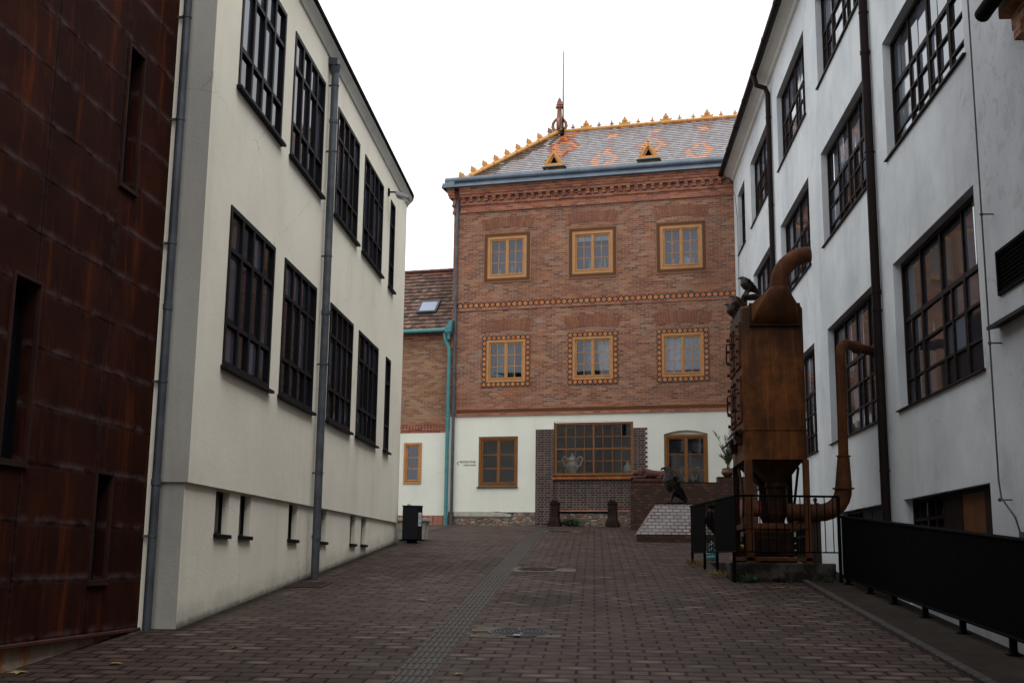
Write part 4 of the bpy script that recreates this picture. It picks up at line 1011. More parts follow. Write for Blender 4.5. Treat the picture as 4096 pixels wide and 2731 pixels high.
for yc in (18.64,19.46):
    h_ = .40
    mb.rings([[(2.40,yc-h_,3.258),(3.19,yc-h_,3.258),(3.19,yc+h_,3.258),(2.40,yc+h_,3.258)],[(2.69,yc-.15,2.93),(2.97,yc-.15,2.93),(2.97,yc+.15,2.93),(2.69,yc+.15,2.93)]])
    mb.lathe([(.17,2.88),(.17,2.93)],2.83,yc,18); mb.lathe([(.19,2.86),(.19,2.88)],2.83,yc,18); mb.lathe([(.155,2.45),(.155,2.86)],2.83,yc,18); mb.lathe([(.10,2.30),(.155,2.45)],2.83,yc,18)
L_(mb).build('hopper', M['rust_dark'], dc, smooth=True, autos=35)
def leg(x,y,w,z1=3.26):
    mb = MB(); mb.box(x,x+w,y,y+.10,1.705,z1); mb.box(x-.02,x+w+.02,y-.02,y+.12,1.70,1.72); L_(mb).build('leg', M['rust_dark'] if y > 19 else M['rust_pipe'], dc, bevel=.006)
leg(2.30,18.20,.115); leg(3.18,18.20,.09); leg(2.30,19.78,.10); leg(3.18,19.78,.09)
mb = MB()
for z in (2.21,):
    mb.box(2.30,3.27,18.19,18.27,z,z+.085); mb.box(2.30,3.27,19.80,19.88,z,z+.085); mb.box(2.292,2.372,18.27,19.80,z,z+.085); mb.box(3.20,3.28,18.27,19.80,z,z+.085)
mb.box(2.30,3.27,18.20,18.26,1.73,1.79); mb.box(2.30,2.36,18.3,19.8,1.73,1.79)
L_(mb).build('frame', M['rust_pipe'], dc, bevel=.005)
for a_,b_ in (((2.33,18.32,2.32),(2.33,19.2,3.2)),((2.33,19.76,2.32),(2.33,19.22,3.2)),((3.24,19.76,2.32),(3.24,19.0,3.2))): mb = MB(); mb.tube([a_,b_],.022,6); L_(mb).build('brace', M['rust_dark'], dc)
mb = MB(); mb.box(2.44,3.05,18.45,19.6,1.80,2.19); mb.box(2.5,2.85,18.40,18.45,1.85,2.10); L_(mb).build('fan_housing', M['rust_dark'], dc, bevel=.03)
mb = MB(); mb.tube([(2.34,19.0,2.55),(2.62,19.0,2.55)],.13,16); mb.tube([(2.32,19.0,2.55),(2.34,19.0,2.55)],.145,16); L_(mb).build('motor', M['pink_metal'], dc, smooth=True)
tp = empty('timber_stack', 'stack of dark old planks on the ground behind the rusty collector', 'timber', (2.45,20.5,1.70))
for i in range(4):
    for k in range(3):
        mb = MB(); mb.box(.02*i+.0,.98-.03*k,.0+.34*k,.30+.34*k,.0+.115*i,.10+.115*i); mb.build('plank', M['brown_board'], tp, bevel=.006)
# inspection hatches on the lane side
for yy in (18.36,19.12):
    for zz in (4.72,3.86):
        mb = MB(); mb.box(2.272,2.31,yy,yy+.58,zz,zz+.72)
        hz = mb
        for k in range(4):
            for yb in (yy+.05,yy+.53): 
                z = zz+.06+k*.20; mb.tube([(2.235,yb,z),(2.29,yb,z)],.024,8); mb.tube([(2.225,yb,z),(2.25,yb,z)],.034,6)
        h_ = L_(mb).build('hatch', M['rust_pipe'], dc, bevel=.004)
        mb = MB(); P = [(2.27,yy+.22,zz+.18),(2.19,yy+.22,zz+.20),(2.185,yy+.22,zz+.26),(2.185,yy+.22,zz+.46),(2.19,yy+.22,zz+.52),(2.27,yy+.22,zz+.54)]; mb.tube(P,.013,8); L_(mb).build('handle', M['rust_dark'], h_, smooth=True)
for yy,zz in ((18.40,3.60),(19.05,3.52)):
    mb = MB(); mb.rings([[(2.29,y,zz+.16),(2.20,y+(.02 if y<yy+.2 else -.02),zz+.15),(2.10,y,zz+.03),(2.11,y,zz+.0),(2.21,y,zz+.10),(2.29,y,zz+.03)] for y in (yy,yy+.40)]); mb.box(2.20,2.30,yy+.06,yy+.34,zz-.08,zz+.06)
    L_(mb).build('inspection_hood', M['terracotta_dark'], dc, bevel=.012)
# lower duct, cone and riser to the factory window
mb = MB(); P = [(2.95,18.45,2.47),(3.40,18.42,2.465)]
for k in range(1,8): a = R(-90+12.857*k); P.append((3.44+.37*math.cos(a)*1.0,18.4,2.835+.37*math.sin(a)))
mb.tube(P,[.135]*2+[.135,.135,.135,.133,.131,.13,.128],18)
mb.tube([(3.41,18.42,2.465),(3.425,18.42,2.465)],.155,18); mb.tube([(3.38,18.42,2.59),(3.38,18.42,2.66)],.018,8); mb.ball((3.38,18.42,2.66),.035,8,6)
mb.tube([(3.81,18.4,2.835),(3.815,18.4,2.90),(3.83,18.4,3.33)],[.128,.124,.092],18); mb.tube([(3.81,18.4,2.825),(3.81,18.4,2.845)],.165,18); mb.tube([(3.83,18.4,3.325),(3.83,18.4,3.34)],.112,18)
P = [(3.83,18.4,3.33),(3.845,18.4,4.90)]
for k in range(1,7): a = R(15*k); d = .22*(1-math.cos(a)); P.append((3.845+d*.62,18.4+d*.78,4.90+.22*math.sin(a)))
P += [(4.25,18.95,5.13),(4.52,19.3,5.14),(4.66,19.5,5.14)]
mb.tube(P,.078,16); q = Vector((4.20,18.90,5.13)); d = Vector((.6,.78,0)); mb.tube([q,q+d*.03],.105,16); mb.tube([(3.84,18.4,4.02),(3.84,18.4,4.05)],.085,16)
L_(mb).build('duct', M['rust_pipe'], dc, smooth=True, autos=40)

# ------------------------------------------------------------------ railing round the slab and the long fence
rl = empty('guard_railing', 'black railing with two solid panels bending round the collector slab', 'railing', (2.05,17.43,1.42))
LX = lambda y: 1.69+(21-y)*.101
def rib_panel(name, pts, zt, zb, root, off, m, step=.045):
    """sheet with vertical ribs between plan points; zt/zb give the top and bottom along it"""
    mb = MB(); (xa,ya),(xb,yb) = pts; Lg = math.hypot(xb-xa,yb-ya); n = max(2,int(Lg/step)); ux,uy = (xb-xa)/Lg,(yb-ya)/Lg; nx,ny = uy,-ux
    for i in range(n):
        for s0,s1,h in ((0,.62,.006),(.62,1.,-.004)):
            a,b = (i+s0)/n,(i+s1)/n
            mb.rings([[(xa+(xb-xa)*q+nx*w_-off[0],ya+(yb-ya)*q+ny*w_-off[1],zz(q)-off[2]) for w_,zz in ((h,zb),(h,zt),(-.008,zt),(-.008,zb))] for q in (a,b)])
    return mb.build(name, m, root)
off = (2.05,17.43,1.42)
for ya,yb in ((21.0,19.69),(18.91,17.43)):
    rib_panel('panel', ((LX(ya),ya),(LX(yb),yb)), lambda q: 2.66-.02*0, lambda q: 1.86, rl, off, M['dark_metal'])
mb = MB(); o3 = lambda p: (p[0]-off[0],p[1]-off[1],p[2]-off[2])
mb.tube([o3((LX(21.05),21.05,2.665)),o3((2.05,17.43,2.665)),o3((3.56,17.55,2.665))],.018,6); mb.tube([o3((LX(21.05),21.05,1.86)),o3((2.05,17.43,1.86)),o3((3.56,17.55,1.86))],.012,6)
mb.build('rail', M['dark_metal'], rl)
for x,y in [(2.05+.118*k,17.43+.0095*k) for k in range(1,13)]+[(LX(19.69-.78*k/6),19.69-.78*k/6) for k in range(1,6)]:
    mb = MB(); mb.tube([o3((x,y,1.86)),o3((x,y,2.665))],.008,5); mb.build('baluster', M['dark_metal'], rl)
for x,y,z in [(LX(20.9),20.9,gz(20.9)),(LX(19.8),19.8,gz(19.8)),(LX(18.8),18.8,gz(18.8)),(LX(17.6),17.6,gz(17.6)),(3.55,17.55,gz(17.5))]:
    mb = MB(); x_,y_,z_ = o3((x,y,z)); mb.box(x_-.022,x_+.022,y_-.022,y_+.022,z_,1.86-off[2] if y > 17.55 or x < 2.5 else 2.66-off[2]); mb.build('post', M['dark_metal'], rl)
fe = empty('metal_fence', 'long black ribbed metal fence along the right kerb above the light well', 'fence', (3.57,17.45,1.42))
fo = (3.57,17.45,1.42); fx_ = lambda y: 3.57+(17.45-y)*.022
YN = 7.0; Lf = 17.45-YN
rib_panel('panel', ((fx_(17.45),17.45),(fx_(YN),YN)), lambda q: 2.36-q*(Lf*.0665), lambda q: 1.525-q*(Lf*.0690), fe, fo, M['dark_metal'], .05)
mb = MB(); mb.tube([(fx_(17.5)-fo[0],.05,2.375-fo[2]),(fx_(YN)-fo[0],YN-fo[1],2.375-Lf*.0665-fo[2])],.024,6); mb.tube([(fx_(17.5)-fo[0],.05,1.52-fo[2]),(fx_(YN)-fo[0],YN-fo[1],1.52-Lf*.069-fo[2])],.018,6); mb.build('rail', M['dark_metal'], fe)
for y in (17.3,16.1,14.95,13.7,12.45,11.1,9.8,8.5):
    mb = MB(); x_ = fx_(y)-fo[0]+.03; z_ = gz(y)-fo[2]; mb.box(x_-.028,x_+.028,y-fo[1]-.028,y-fo[1]+.028,z_-.0,z_+.60); mb.box(x_-.06,x_+.06,y-fo[1]-.06,y-fo[1]+.06,z_+.02,z_+.032); mb.build('post', M['dark_metal'], fe)

# ------------------------------------------------------------------ brown garden wall, plinth, statues
gw = empty('garden_wall', 'low brown brick garden wall with a raised step at its right end', 'wall', (1.0,33.0,2.5))
mb = MB(); mb.box(0,2.43,0,.55,-.3,1.37); mb.box(2.431,3.6,-.004,.55,-.3,1.52); mb.build('brickwork', M['brick_brown'], gw)
mb = MB(); mb.box(.0,2.43,-.012,.56,1.372,1.385); mb.box(2.42,3.6,-.014,.56,1.522,1.54); mb.build('coping', M['terracotta_dark'], gw)
pl = empty('sloped_plinth', 'sloping plinth faced in whitish bricks on a brown brick base under the eagle', 'plinth', (.94,26.4,2.12))
def PP(x,y,z): return (x-.94,y-26.4,z-2.12)
b4 = [PP(.95,26.45,2.30),PP(2.70,26.45,2.30),PP(2.70,28.6,2.30),PP(.95,28.6,2.30)]; t4 = [PP(1.41,27.25,3.0),PP(2.36,27.25,3.0),PP(2.36,28.4,3.0),PP(1.41,28.4,3.0)]
mb = MB(); mb.rings([b4,t4]); mb.build('sloped_face', M['brick_whiteface'], pl)
mb = MB(); mb.box(-.01,1.77,.03,2.22,-.3,.178); mb.build('base', M['brick_brown'], pl)
mb = MB(); mb.box(.455,1.43,.835,2.01,.877,.892); mb.build('top_slab', M['terracotta_dark'], pl)

def eagle_mb():
    mb = MB()
    def loft(P, ry, rx, n=14): mb.tube(P, [(a,b) for a,b in zip(ry,rx)], n, up=(0,1,0))
    # trunk from crown to tail: tube section axes come out as (across, along) so pass (ry, rx)
    P = [(-.235,0,.775),(-.20,0,.765),(-.165,0,.72),(-.135,0,.64),(-.11,0,.52),(-.06,0,.38),(.02,0,.26),(.10,0,.16),(.20,0,.045)]
    ry = [.05,.072,.09,.13,.18,.175,.135,.10,.07]; rx = [.05,.072,.095,.135,.175,.17,.135,.075,.03]
    secs = []
    for i,p in enumerate(P):
        a = Vector(P[max(i-1,0)]); b = Vector(P[min(i+1,len(P)-1)]); t_ = (b-a).normalized(); nrm = Vector((t_.z,0,-t_.x))
        secs.append([Vector(p)+Vector((0,1,0))*ry[i]*math.cos(2*math.pi*k/16)+nrm*rx[i]*math.sin(2*math.pi*k/16) for k in range(16)])
    mb.rings(secs)
    # hooked beak and brow
    mb.tube([(-.255,0,.775),(-.295,0,.765),(-.315,0,.735),(-.312,0,.715)],[.03,.024,.014,.005],8)
    mb.ball((-.235,.035,.79),(.03,.02,.014),8,6); mb.ball((-.235,-.035,.79),(.03,.02,.014),8,6)
    for k in range(9):                                          # neck hackles
        a = k*.7; mb.ball((-.16+.05*math.sin(k*2.1),.075*math.cos(a),.69-.02*(k%4)),(.03,.022,.05),6,5)
    # folded wings with three tiers of feathers
    for s_ in (-1,1):
        for tier,(x0,z0,x1,z1,w,th) in enumerate([(-.10,.71,.075,.36,.085,.045),(-.04,.62,.14,.21,.075,.04),(.0,.50,.205,.09,.065,.034)]):
            mb.tube([(x0,s_*.085,z0),(x0*.6+x1*.4,s_*(.18-.01*tier),z0*.6+z1*.4),(x1,s_*(.10-.02*tier),z1)],[(.02,.05),(th,w),(.012,.03)],10,up=(0,1,0))
        for k in range(6):
            mb.tube([(.02+.016*k,s_*(.14-.008*k),.50-.03*k),(.12+.022*k,s_*(.095-.008*k),.20-.025*k)],[.022,.010],6)
        # feathered thigh, shank, toes
        mb.tube([(-.03,s_*.075,.36),(-.05,s_*.085,.24),(-.085,s_*.075,.14)],[.075,.065,.035],10)
        mb.tube([(-.085,s_*.075,.15),(-.11,s_*.075,.06),(-.115,s_*.075,.03)],[.033,.024,.026],8)
        for a in (-28,0,28): ca,sa = math.cos(R(a)),math.sin(R(a)); mb.tube([(-.11,s_*.075,.035),(-.165*ca-.02,s_*.075+.07*sa,.032),(-.19*ca-.025,s_*.075+.09*sa,.004)],[.022,.017,.006],6)
        mb.tube([(-.11,s_*.075,.03),(-.06,s_*.075,.012)],[.018,.008],6)
    for k in range(-2,3): mb.tube([(.06,.028*k,.20),(.22,.034*k,.03)],[.028,.018],6)
    mb.ball((-.02,0,.0),(.23,.17,.035),14,7)
    return mb
eg = tag(eagle_mb().build('eagle_statue', M['eagle_glaze'], None, remesh=.011), 'large dark brown glazed eagle statue standing on the sloped white plinth', 'statue')
eg.location = (1.90,27.6,3.04); eg.scale = (1.12,1.15,1.04)
# reclining lion
def lion_mb():
    mb = MB()
    P = [(.30,.24,.23),(.42,.25,.235),(.58,.25,.215),(.76,.25,.21),(.92,.25,.215),(1.06,.25,.19),(1.16,.25,.14)]
    ry = [.11,.135,.14,.14,.155,.15,.09]; rz = [.13,.15,.125,.115,.125,.11,.06]
    mb.rings([[(p[0],p[1]+ry[i]*math.cos(2*math.pi*k/16),p[2]+rz[i]*math.sin(2*math.pi*k/16)) for k in range(16)] for i,p in enumerate(P)])
    # mane: overlapping locks round the neck
    mb.ball((.23,.24,.27),(.13,.15,.15),16,10)
    for k in range(14):
        a = 2*math.pi*k/14
        mb.tube([(.17,.24+.11*math.cos(a),.27+.11*math.sin(a)),(.27,.24+.155*math.cos(a+.2),.26+.15*math.sin(a+.2)),(.38,.24+.13*math.cos(a+.4),.23+.13*math.sin(a+.4))],[.025,.042,.012],7)
    # face: skull, muzzle, jaw, brow, ears
    mb.ball((.13,.24,.27),(.085,.085,.09),12,8); mb.tube([(.10,.24,.25),(.045,.24,.235),(.02,.24,.225)],[.06,.048,.036],10); mb.ball((.03,.24,.20),(.035,.035,.025),8,6)
    mb.ball((.014,.24,.245),(.018,.025,.016),8,5)
    for s_ in (-1,1): mb.ball((.09,.24+s_*.045,.305),(.03,.022,.016),8,5); mb.ball((.17,.24+s_*.09,.345),(.022,.03,.035),8,6)
    for s_ in (-1,1):
        y = .24+s_*.115
        mb.tube([(.42,y,.20),(.34,y,.145),(.15,y,.125),(.0,y,.12)],[.075,.055,.042,.04],9); mb.ball((-.01,y,.118),(.05,.045,.035),9,6)
        mb.tube([(1.0,y,.20),(.86,y+s_*.03,.20),(.80,y+s_*.04,.145),(.90,y+s_*.05,.125)],[.11,.10,.05,.04],10); mb.tube([(.95,y+s_*.05,.125),(.72,y+s_*.06,.115)],[.04,.036],8); mb.ball((.70,y+s_*.06,.115),(.045,.04,.03),8,6)
    for k in range(6): mb.tube([(.58+.045*k,.25-.135,.28),(.60+.045*k,.25-.143,.20),(.64+.045*k,.25-.13,.13)],[.008,.013,.006],5)
    mb.tube([(1.15,.25,.16),(1.25,.18,.12),(1.22,.06,.115),(1.05,.03,.115)],[.03,.022,.02,.03],7)
    return mb
ln = empty('lion_statue', 'reddish terracotta lion lying on a slab on the garden wall behind the eagle', 'statue', (1.06,33.0,3.885))
lion_mb().build('lion', M['terracotta'], ln, remesh=.013)
mb = MB(); mb.box(.02,1.28,.0,.52,.0,.085); mb.build('slab', M['terracotta'], ln, bevel=.012)
# three birds along the top edge of the collector
bird0 = None
BL = ['brown glazed bird statue nearest the camera on the collector, raised on a small open frame','middle dark bird statue of the three perched along the collector top','farthest and lowest looking bird statue of the three on the collector top']
src = eagle_mb().build('bird_statue', M['bird_bronze'], None, remesh=.016)
for i,(x,y,z,s_) in enumerate(((2.50,18.38,5.87,1.),(2.42,18.98,5.70,1.),(2.40,19.55,5.69,1.))):
    o = src if i == 0 else src.copy()
    if i: col.objects.link(o)
    o.location = (x,y,z); o.scale = (.55,.56,.40); o.rotation_euler = (0,R(-9),R(4*i)); tag(o, BL[i], 'statue', 'birds on the dust collector')
st = empty('bird_stand', 'small open rusty frame carrying the nearest bird on the collector', 'stand', (2.33,18.26,5.68))
mb = MB(); mb.box(0,.33,0,.28,.14,.175); mb.build('top', M['terracotta_dark'], st, bevel=.006)
for x in (0,.30):
    for y in (0,.25): mb = MB(); mb.box(x,x+.03,y,y+.03,0,.14); mb.build('leg', M['rust_dark'], st)
# potted oleander
pp = empty('potted_oleander', 'oleander in a round copper coloured pot at the step of the garden wall', 'plant', (3.72,33.25,4.04))
mb = MB(); mb.lathe([(.07,0),(.13,.04),(.165,.12),(.16,.19),(.135,.235),(.145,.25),(.125,.25),(.12,.22)],0,0,24)
for i in range(18):
    a = 2*math.pi*i/18; mb.tube([(.10*math.cos(a),.10*math.sin(a),.03),(.168*math.cos(a+.2),.168*math.sin(a+.2),.12),(.14*math.cos(a+.4),.14*math.sin(a+.4),.23)],.012,5)
mb.build('pot', M['copper_pot'], pp, smooth=True)
stem = MB(); lf = MB(); rp = random.Random(5)
def leafq(mb, p, d, L, w):
    d = Vector(d).normalized(); s_ = d.cross(Vector((rp.uniform(-1,1),rp.uniform(-1,1),rp.uniform(-.3,1)))).normalized()*w; p = Vector(p)
    mb.add([p,p+d*L*.4+s_,p+d*L,p+d*L*.4-s_],[(0,1,2,3)])
for tip in [(-.32,-.05,1.22),(-.05,.02,1.15),(.06,-.04,.95),(-.16,.06,.85),(.02,.05,.72),(-.08,-.09,.62),(-.2,0,.58),(.12,.02,1.3),(.16,-.03,.8)]:
    a = Vector((rp.uniform(-.05,.05),rp.uniform(-.05,.05),.2)); b = Vector(tip); m_ = a.lerp(b,.5)+Vector((.07,.0,.05)); stem.tube([a,m_,b],[.010,.008,.004],5)
    for k in range(46):
        q = .28+.72*k/46; p = (a.lerp(m_,q*2) if q < .5 else m_.lerp(b,q*2-1)); an = rp.uniform(0,6.28)
        if abs(tip[0]+.32) < .01 and .3 < q < .75: continue
        leafq(lf, p, (math.cos(an)*.6,math.sin(an)*.6,.75), rp.uniform(.10,.17), .015)
stem.build('stem', M['stem'], pp); lf.build('foliage', M['leaf'], pp)

# ------------------------------------------------------------------ low rail barrier in front of the shop window
pr = empty('post_and_rail', 'two dark terracotta posts joined by a low black rail under the shop window', 'barrier', tuple(HP(3.53,-.62,gz(37.4))), -ANG)
def bpost(u):
    mb = MB()
    mb.box(u-.02,u+.38,-.02,.42,0,.10); mb.box(u-.0,u+.36,-.0,.40,.10,.16); mb.rings([[(u+.02,.02,.16),(u+.34,.02,.16),(u+.34,.38,.16),(u+.02,.38,.16)],[(u+.05,.04,.30),(u+.31,.04,.30),(u+.31,.36,.30),(u+.05,.36,.30)],[(u+.06,.05,.66),(u+.30,.05,.66),(u+.30,.35,.66),(u+.06,.35,.66)]])
    mb.prism([(u+.045,.66),(u+.315,.66),(u+.315,.72),(u+.28,.79),(u+.18,.83),(u+.08,.79),(u+.045,.72)],'y',.04,.36)
    for k in range(5): a = R(20+35*k); mb.tube([(u+.18,.035,.68),(u+.18+.11*math.cos(a),.03,.68+.11*math.sin(a))],[.012,.022],6)
    mb.lathe([(.05,.0),(.05,.02)],0,0,6) if False else None
    for k in range(8): a = R(45*k); mb.ball((u+.18+.055*math.cos(a),.045,.50+.055*math.sin(a)),.022,6,5)
    return mb.build('post', M['terracotta_dark'], pr, bevel=.012)
bpost(0); bpost(1.85)
mb = MB(); mb.tube([(.30,.2,.44),(1.92,.2,.44)],.035,10); mb.build('rail', M['dark_metal'], pr, smooth=True)
def tuft(name, label, cat, loc, n, r, h, m, up=.8, w=.012, grp=None, sd=1):
    q = random.Random(sd); mb = MB()
    for _ in range(n):
        a = q.uniform(0,6.28); rr_ = r*math.sqrt(q.random()); p = Vector((rr_*math.cos(a),rr_*math.sin(a)*.6,q.uniform(0,h*.35))); d = Vector((q.uniform(-1,1),q.uniform(-1,1),up*q.uniform(.5,1.5))).normalized()
        L = q.uniform(.4,1.)*h; s_ = d.cross(Vector((q.uniform(-1,1),q.uniform(-1,1),.2))).normalized()*w*q.uniform(.6,1.4)
        mb.add([p-s_*.4,p+d*L*.5-s_,p+d*L,p+d*L*.5+s_],[(0,1,2,3)])
    o = mb.build(name, m); o.location = loc; return tag(o, label, cat, grp)
q = HP(4.22,-.22,gz(37.6)); tuft('shrub', 'small dark green shrub between the two terracotta posts', 'plant', q, 170, .26, .27, M['weed'], .7, .03, sd=3)
tuft('weed', 'green weed tuft at the front left foot of the concrete slab', 'weed', (2.22,17.62,gz(17.6)), 120, .12, .13, M['weed'], .8, .02, sd=4)
tuft('weed', 'small weed tuft low against the middle of the slab front', 'weed', (2.72,17.64,gz(17.6)), 70, .12, .09, M['terracotta_dark'], .7, .014, sd=5)
tuft('weed', 'small weed tuft where the slab meets the dirt strip by the fence', 'weed', (3.40,17.60,gz(17.6)), 60, .10, .09, M['weed'], .8, .018, sd=6)
tuft('dry_grass', 'yellow dry grass at the foot of the railing panel corner near the slab', 'grass', (1.93,18.3,gz(18.3)), 160, .22, .14, M['drygrass'], .8, .006, sd=7)
tuft('dry_grass', 'yellow dry grass under the far solid railing panel', 'grass', (1.72,20.2,gz(20.2)), 130, .22, .14, M['drygrass'], .8, .006, sd=8)

# ------------------------------------------------------------------ bin and planter
bn = empty('litter_bin', 'anthracite litter bin with white sticker at the corner of the cream building', 'bin', (-3.90,25.25,gz(25.25)), R(6))
mb = MB(); mb.prism([(-.205,-.16),(.12,-.16),(.205,-.06),(.205,.18),(-.205,.18)],'z',.075,.775); mb.build('body', M['bin_metal'], bn, bevel=.006)
mb = MB(); mb.prism([(-.22,-.17),(.125,-.17),(.22,-.065),(.22,.19),(-.22,.19)],'z',.776,.79); mb.build('lid', M['bin_metal'], bn)
mb = MB(); mb.box(-.11,.11,-.08,.10,0,.075); mb.build('foot', M['black_hole'], bn)
a_ = math.atan2(.10,.085); MX = Matrix.Translation((.163,-.111,.50)) @ Matrix.Rotation(a_,4,'Z')
mb = MB(MX); mb.box(-.045,.045,-.006,.0,-.14,.14); sk = mb.build('sticker', M['white_paint'], bn)
mb = MB(MX)
for k in range(20):
    a,b = R(18*k),R(18*k+18); mb.quad((.034*math.cos(a),-.0085,.05+.065*math.sin(a)),(.034*math.cos(b),-.0085,.05+.065*math.sin(b)),(.026*math.cos(b),-.0085,.05+.053*math.sin(b)),(.026*math.cos(a),-.0085,.05+.053*math.sin(a)))
mb.quad((-.024,-.0088,.01),(-.016,-.0088,.003),(.024,-.0088,.09),(.016,-.0088,.097)); mb.build('prohibition_mark', M['red_paint'], sk)
mb = MB(MX); mb.box(-.012,.012,-.0095,-.006,.02,.08); mb.box(-.035,.035,-.008,-.006,-.11,-.04); mb.build('print', M['lamp_grey'], sk)
mb = MB()
for k in range(12): x = rnd.uniform(-.14,-.02); mb.tube([(x,-.05,.79),(x+rnd.uniform(-.04,.04),-.05+rnd.uniform(-.05,.05),.79+rnd.uniform(.01,.045))],[.006,.003],4)
o = mb.build('twig_litter', M['terracotta'], None); o.location = bn.location; tag(o, 'scrap of dry reddish twigs lying on top of the litter bin', 'litter')
pt = empty('concrete_planter', 'weathered concrete planter box half hidden behind the litter bin', 'planter', (-3.98,26.35,gz(26.35)))
mb = MB(); mb.rings([[(-.36,-.3,0),(.22,-.3,0),(.22,.3,0),(-.36,.3,0)],[(-.38,-.32,.40),(.25,-.32,.40),(.25,.32,.40),(-.38,.32,.40)]]); mb.build('box', M['planter'], pt, bevel=.01)
mb = MB()
for a,b,c,d in ((-.41,.29,-.36,-.27),(-.41,.29,.27,.36),(-.41,-.33,-.268,.268),(.21,.29,-.268,.268)): mb.box(a,b,c,d,.401,.47)
mb.build('rim', M['planter'], pt, bevel=.01)
mb = MB(); mb.quad((-.33,-.27,.42),(.21,-.27,.42),(.21,.27,.42),(-.33,.27,.42)); mb.build('soil', M['path'], pt)

# ------------------------------------------------------------------ manhole covers, gully grate
def slope_rot(y): return (math.atan((gz(y+.3)-gz(y-.3))/.6),0,0)
def manhole(x, y, m, label, rings_=True, pave=((.6,.3),)):
    e = empty('manhole_cover', label, 'manhole', (x,y,gz(y)+.005), rot=slope_rot(y))
    mb = MB(); mb.lathe([(.325,-.02),(.325,.006),(.315,.008),(.300,.008),(.298,.003),(.0,.003)],0,0,40)
    mb.build('frame', m, e)
    mb = MB()
    for r_ in (.045,.085,.125,.165,.205,.245,.28):
        prof = [(r_-.012,.003),(r_-.008,.011),(r_+.008,.011),(r_+.012,.003)]; n = 36; rg = []
        gap = 4 if r_ > .06 else 0
        for k in range(n+1): a = 2*math.pi*k/n; rg.append([(r*math.cos(a),r*math.sin(a),z) for r,z in prof])
        mb.rings(rg, False, False)
    for k in range(4): a = R(90*k+8); ca,sa = math.cos(a),math.sin(a); mb.rings([[(ca*r-sa*w,sa*r+ca*w,z) for w,z in ((-.014,.0035),(-.010,.0125),(.010,.0125),(.014,.0035))] for r in (.03,.29)])
    mb.build('cover_ribs', m, e)
    mb = MB(); mb.box(-.05,.02,-.33,-.24,.0125,.015); mb.build('lifting_lug', M['lamp_grey'] if m is M['iron'] else m, e)
    mb = MB()
    for a,b,c,d in pave: mb.rings([[(a,c,-.02),(b,c,-.02),(b,d,-.02),(a,d,-.02)],[(a,c,.002),(b,c,.002),(b,d,.002),(a,d,.002)]])
    mb.build('stone_surround', M['pale_stone'], e); return e
manhole(-.75,12.17,M['iron'],'ribbed dark iron manhole cover nearest the camera in the paving', pave=((-.48,-.2,-.36,-.19),(-.40,-.12,-.40,-.27),(.18,.42,-.33,-.16),(-.5,-.22,.02,.19),(-.46,-.2,.20,.34)))
manhole(-.92,19.3,M['iron_rust'],'rusty round manhole cover in a pale stone frame, the middle one of three', pave=((-.42,.40,-.46,-.28),(-.42,-.24,-.28,.4),(.28,.62,-.40,.1),(-.3,.3,.27,.42)))
manhole(-.90,31.2,M['iron_rust'],'farthest of the three round manhole covers, close to the brick house', pave=((-.5,-.25,-.2,.15),(.25,.5,-.25,.2)))
gg = empty('gully_grate', 'rectangular rusty gully grate beside the grey downpipe of the cream building', 'drain grate', (-3.98,16.45,gz(16.45)+.004), rot=(SL,0,R(0)))
mb = MB(); casing_pts = ((-.27,.27,-.34,-.29),(-.27,.27,.29,.34),(-.27,-.22,-.29,.29),(.22,.27,-.29,.29))
for a,b,c,d in casing_pts: mb.box(a,b,c,d,-.02,.010)
mb.build('frame', M['iron_rust'], gg); mb = MB()
for i in range(9): mb.box(-.20+i*.048,-.178+i*.048,-.289,.289,-.02,.008)
mb.box(-.219,.219,-.02,.02,-.02,.0065); mb.build('bars', M['iron_rust'], gg); mb = MB(); mb.box(-.22,.22,-.29,.29,-.018,-.001); mb.build('opening', M['black_hole'], gg)
# fallen leaves
def maple(scale):
    P = []
    for k in range(10):
        a = math.pi*2*k/10; r = 1. if k % 2 == 0 else .38; P.append((r*math.cos(a)*(.8 if k == 5 else 1),r*math.sin(a),.05*math.sin(k*2.3)))
    mb = MB(); mb.add([(0,0,.02)]+P,[(0,1+k,1+(k+1)%10) for k in range(10)]); mb.tube([(-.3,0,.02),(-1.6,.2,.06)],[.04,.02],4); mb.v = [(x*scale,y*scale,z*scale) for x,y,z in mb.v]; return mb
for i,(x,y,m,s_,lab) in enumerate([(-4.62,9.45,'leaf_yellow',.10,'dry lobed leaf on the paving near the stained plinth, bottom left corner'),(-4.02,9.95,'leaf_yellow',.07,'small narrow dry leaf right of the large lobed leaf, bottom left'),
    (-1.62,9.53,'leaf_orange',.035,'tiny bright orange leaf left of the guide strip at the bottom edge'),(-1.10,9.75,'leaf_yellow',.06,'dry leaf just right of the guide strip at the bottom edge'),
    (-2.16,14.8,'leaf_yellow',.09,'curled brown leaf in the middle of the paving left of the guide strip'),(-3.3,10.9,'leaf_yellow',.05,'small dry leaf in the left foreground paving'),(-3.9,21.5,'leaf_yellow',.06,'dry leaf near the far basement windows'),(2.6,16.9,'leaf_yellow',.05,'small leaf in front of the concrete slab')]):
    o = maple(s_).build('fallen_leaf', M[m]); o.location = (x,y,gz(y)+.012); o.rotation_euler = (SL,0,i*1.9); tag(o, lab, 'leaf', 'fallen leaves on the paving')

